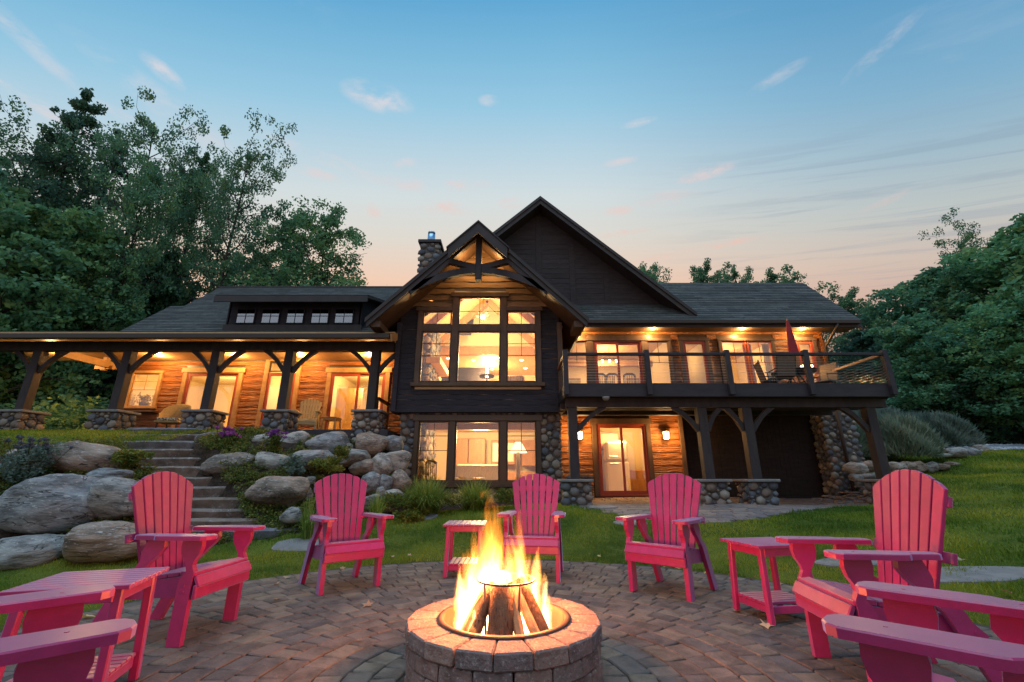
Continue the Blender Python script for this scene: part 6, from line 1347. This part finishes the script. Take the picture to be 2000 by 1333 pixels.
parts_ = [grass(-6.5, 6.5, 3.0, 7.6, 120000, .038, .0035), grass(-6.5, 8, 7.6, 10.9, 60000, .045, .0055), grass(4.5, 17, 4.5, 15, 70000, .05, .009), grass(-17, -6.4, 2.5, 6.7, 30000, .045, .006), grass(-17, -7.5, 8, 11.6, 30000, .05, .008), grass(10, 26, 12.5, 16, 22000, .07, .012)]
n0 = 0; Vs = []; Fs = []; Rs = []
for V, F_, r_ in parts_: Vs.append(V); Fs.append(F_ + n0); Rs.append(r_); n0 += len(V)
link('lawn_grass', np_mesh('lawn_grass', np.concatenate(Vs), np.concatenate(Fs), L_grass, False, np.concatenate(Rs)))['kind'] = 'stuff'
# fallen leaves
M_fall = leaf_mat('fallen_leaf', [(.55, .36, .20), (.62, .42, .26), (.40, .16, .06), (.60, .52, .20)], .7, .15)
LFM = []
for k in range(5):
    r2 = random.Random(k); n = 11; pl = [((.5 + .5 * (i % 2)) * math.cos(2 * PI * i / n) * r2.uniform(.8, 1.1), (.5 + .5 * (i % 2)) * math.sin(2 * PI * i / n) * r2.uniform(.8, 1.1)) for i in range(n)]
    V = [(x, y, .25 * (x * x - y * y * .4) + r2.uniform(0, .15)) for x, y in pl] + [(0, 0, .0)]; mb = MB(); mb.add(V, [(i, (i + 1) % n, n) for i in range(n)], k / 4); LFM.append(mb.mesh('leaf', M_fall))
LFP = [(1440, 1194, .042), (1498, 1222, .045), (718, 1182, .045), (703, 1250, .02), (1860, 1062, .05), (1975, 1045, .03), (1940, 1195, .045), (1480, 1085, .03), (1510, 1090, .03), (170, 1205, .05), (1230, 1103, .03), (1258, 1100, .03), (1300, 1108, .035), (1325, 1110, .04), (1380, 1118, .035), (1468, 1130, .05), (640, 1105, .04), (668, 1110, .04), (690, 1106, .03), (598, 1115, .03), (540, 1140, .03), (560, 1128, .035), (1520, 1140, .04), (1140, 1098, .03), (1170, 1092, .03), (800, 1090, .03), (768, 1092, .03), (1640, 1000, .04), (1900, 990, .04), (1750, 1010, .03), (1930, 960, .04), (1880, 1100, .05), (1970, 1165, .05), (540, 1170, .03), (1820, 1120, .04)]
seen_ = {}
def near_lb(q, onp):
    pl = [((-2.3, 3.8), 'the profile chair on the left'), ((-1.7, 5.1), 'the second chair from the left'), ((-.6, 5.8), 'the small table'), ((.3, 5.6), 'the chair behind the fire'), ((1.5, 4.9), 'the chair right of the flames'), ((2.2, 4.2), 'the right side table'), ((3.2, 3.2), 'the profile chair on the right'), ((5, 8), 'the house patio edge'), ((9, 9), 'the right-hand boulders')]
    nm = min(pl, key=lambda a: (q.x - a[0][0]) ** 2 + (q.y - a[0][1]) ** 2)[1]; k = (nm, onp); n = seen_[k] = seen_.get(k, 0) + 1
    w_ = ['dry leaf', 'smaller dry leaf', 'curled brown leaf', 'pale crumpled leaf', 'tiny tan leaf', 'flat reddish leaf', 'torn dry leaf'][(n - 1) % 7]
    return w_ + (' on the pavers' if onp else ' in the grass') + ' near ' + nm
for i, (px, py, s_) in enumerate(LFP):
    q = atz(px, py, .01)
    for _ in range(4): q = atz(px, py, max(H(q.x, q.y), 0) + .012)
    onp = math.hypot(q.x - PC.x, q.y - PC.y) < PR
    lb = {0: 'curled pale leaf at the left foot of the right side table', 1: 'crumpled leaf at the near foot of the right side table', 2: 'pale leaf on the pavers left of the fire pit', 9: 'orange leaf in the grass beyond the left table'}.get(i, near_lb(q, onp))
    o = link('fallen_leaf', LFM[i % 5], None, (q.x, q.y, q.z + (.035 if not onp else 0)), (R.uniform(-.3, .3), R.uniform(-.3, .3), R.uniform(0, 6)), (s_ * 1.35,) * 3); tag(o, lb, 'leaf', 'fallen leaves on patio' if onp else 'fallen leaves in grass')
# ================================================================== DECK FURNITURE
zf = FL_D
q = at(1552, 700, 11.9); u = thing('patio_umbrella', 'closed dark red umbrella standing through the deck table', 'umbrella', (q.x, 11.9, zf)); zt_ = Zp(627, 11.9) - zf; z0 = Zp(692, 11.9) - zf
mb = MB(); n = 14; rows_ = 9; V = []
for i in range(rows_):
    f = i / (rows_ - 1); z = z0 + (zt_ - z0) * f; r_ = .085 * (1 - f) ** .6 + .028
    for k in range(n): rr_ = r_ * (1 + .22 * (k % 2) * (1 - f)); V.append((rr_ * math.cos(2 * PI * k / n), rr_ * math.sin(2 * PI * k / n), z - .04 * (k % 2) * (i == 0)))
mb.add(V, [(i * n + k, i * n + (k + 1) % n, (i + 1) * n + (k + 1) % n, (i + 1) * n + k) for i in range(rows_ - 1) for k in range(n)]); mb.build('canopy', M_umb, u, True, world=False); MB().tube([(0, 0, 0), (0, 0, zt_ + .06)], .02, 8).build('pole', M_cab, u, world=False)
t = thing('patio_table', 'dark deck table under the closed red umbrella', 'table', (q.x - .1, 11.9, zf)); MB().lathe([(0, .70), (.55, .70), (.56, .72), (.55, .74), (0, .74)], 24).build('tabletop', M_iron, t, world=False)
for k in range(4): a = k * PI / 2 + .5; MB().tube([(.1 * math.cos(a), .1 * math.sin(a), .68), (.42 * math.cos(a), .42 * math.sin(a), .02)], .018, 6).build('leg', M_iron, t, world=False)
M_sling = mat('brown_sling', (.12, .07, .04), (.16, .10, .06), 20, rough=.7)
def deck_chair(label, loc, rz, m=M_sling):
    t = thing('deck_chair', label, 'chair', loc, rz, 'dark sling chairs on the deck'); MB().path([(0, .22, 1.0), (0, .18, .75), (0, .12, .46), (0, -.05, .42), (0, -.26, .45)], .46, .02, (1, 0, 0)).build('sling', m, t, world=False)
    for s_ in (-1, 1):
        MB().tube([(s_ * .25, .24, 1.02), (s_ * .25, .12, .45), (s_ * .25, -.28, .45), (s_ * .25, -.3, .62), (s_ * .25, .12, .66)], .015, 6).build('frame', M_iron, t, world=False)
        MB().tube([(s_ * .22, .0, .42), (s_ * .24, .25, .01)], .014, 6).build('leg', M_iron, t, world=False); MB().tube([(s_ * .22, -.1, .42), (s_ * .24, -.3, .01)], .014, 6).build('leg', M_iron, t, world=False)
    return t
deck_chair('sling chair left of the deck table', (Xp(1500, 740, 11.9), 11.9, zf), 1.3); deck_chair('sling chair with its back to the camera at the deck table', (Xp(1532, 740, 11.3), 11.3, zf), PI); deck_chair('sling chair right of the deck table', (Xp(1618, 740, 11.9), 12.0, zf), -1.2)
q = at(1561, 703, 12.6); t = thing('table_lantern', 'square glowing lantern on the deck table', 'lantern', (q.x - .1, 12.2, zf + .74)); MB().cbox(-.13, .13, -.08, .08, .04, .25).build('glass', M_lant, t, world=False); MB().cbox(-.15, .15, -.1, .1, 0, .04).build('base', M_iron, t, world=False); MB().cbox(-.15, .15, -.1, .1, .25, .29).build('lid', M_iron, t, world=False)
for k, (x, z, lb) in enumerate([(1.62, 1.13, 'front piece of firewood lying on the first deck pier'), (1.74, 1.12, 'rear piece of firewood lying on the first deck pier')]):
    mb = MB(); mb.tube([(x - .22, 10.75 + .1 * k, z + .03), (x, 10.8 + .1 * k, z), (x + .2, 10.86 + .1 * k, z + .01)], [.045, .05, .042], 9); o = mb.build('firewood', M_bark, None, True); tag(o, lb, 'firewood')
# stones kept on the first deck pier
for k, (px, py, r_, lb) in enumerate([(1108, 924, .06, 'round river stone stored on top of the first deck pier'), (1120, 918, .05, 'upper stone of the little pile on the first deck pier')]):
    q = at(px, py, 11.3); o = link('pile_stone', ROCK[k], None, (q.x, 10.95, 1.12 + .07 * k), (0, 0, k), (r_ * 1.4, r_, r_)); tag(o, lb, 'stone')
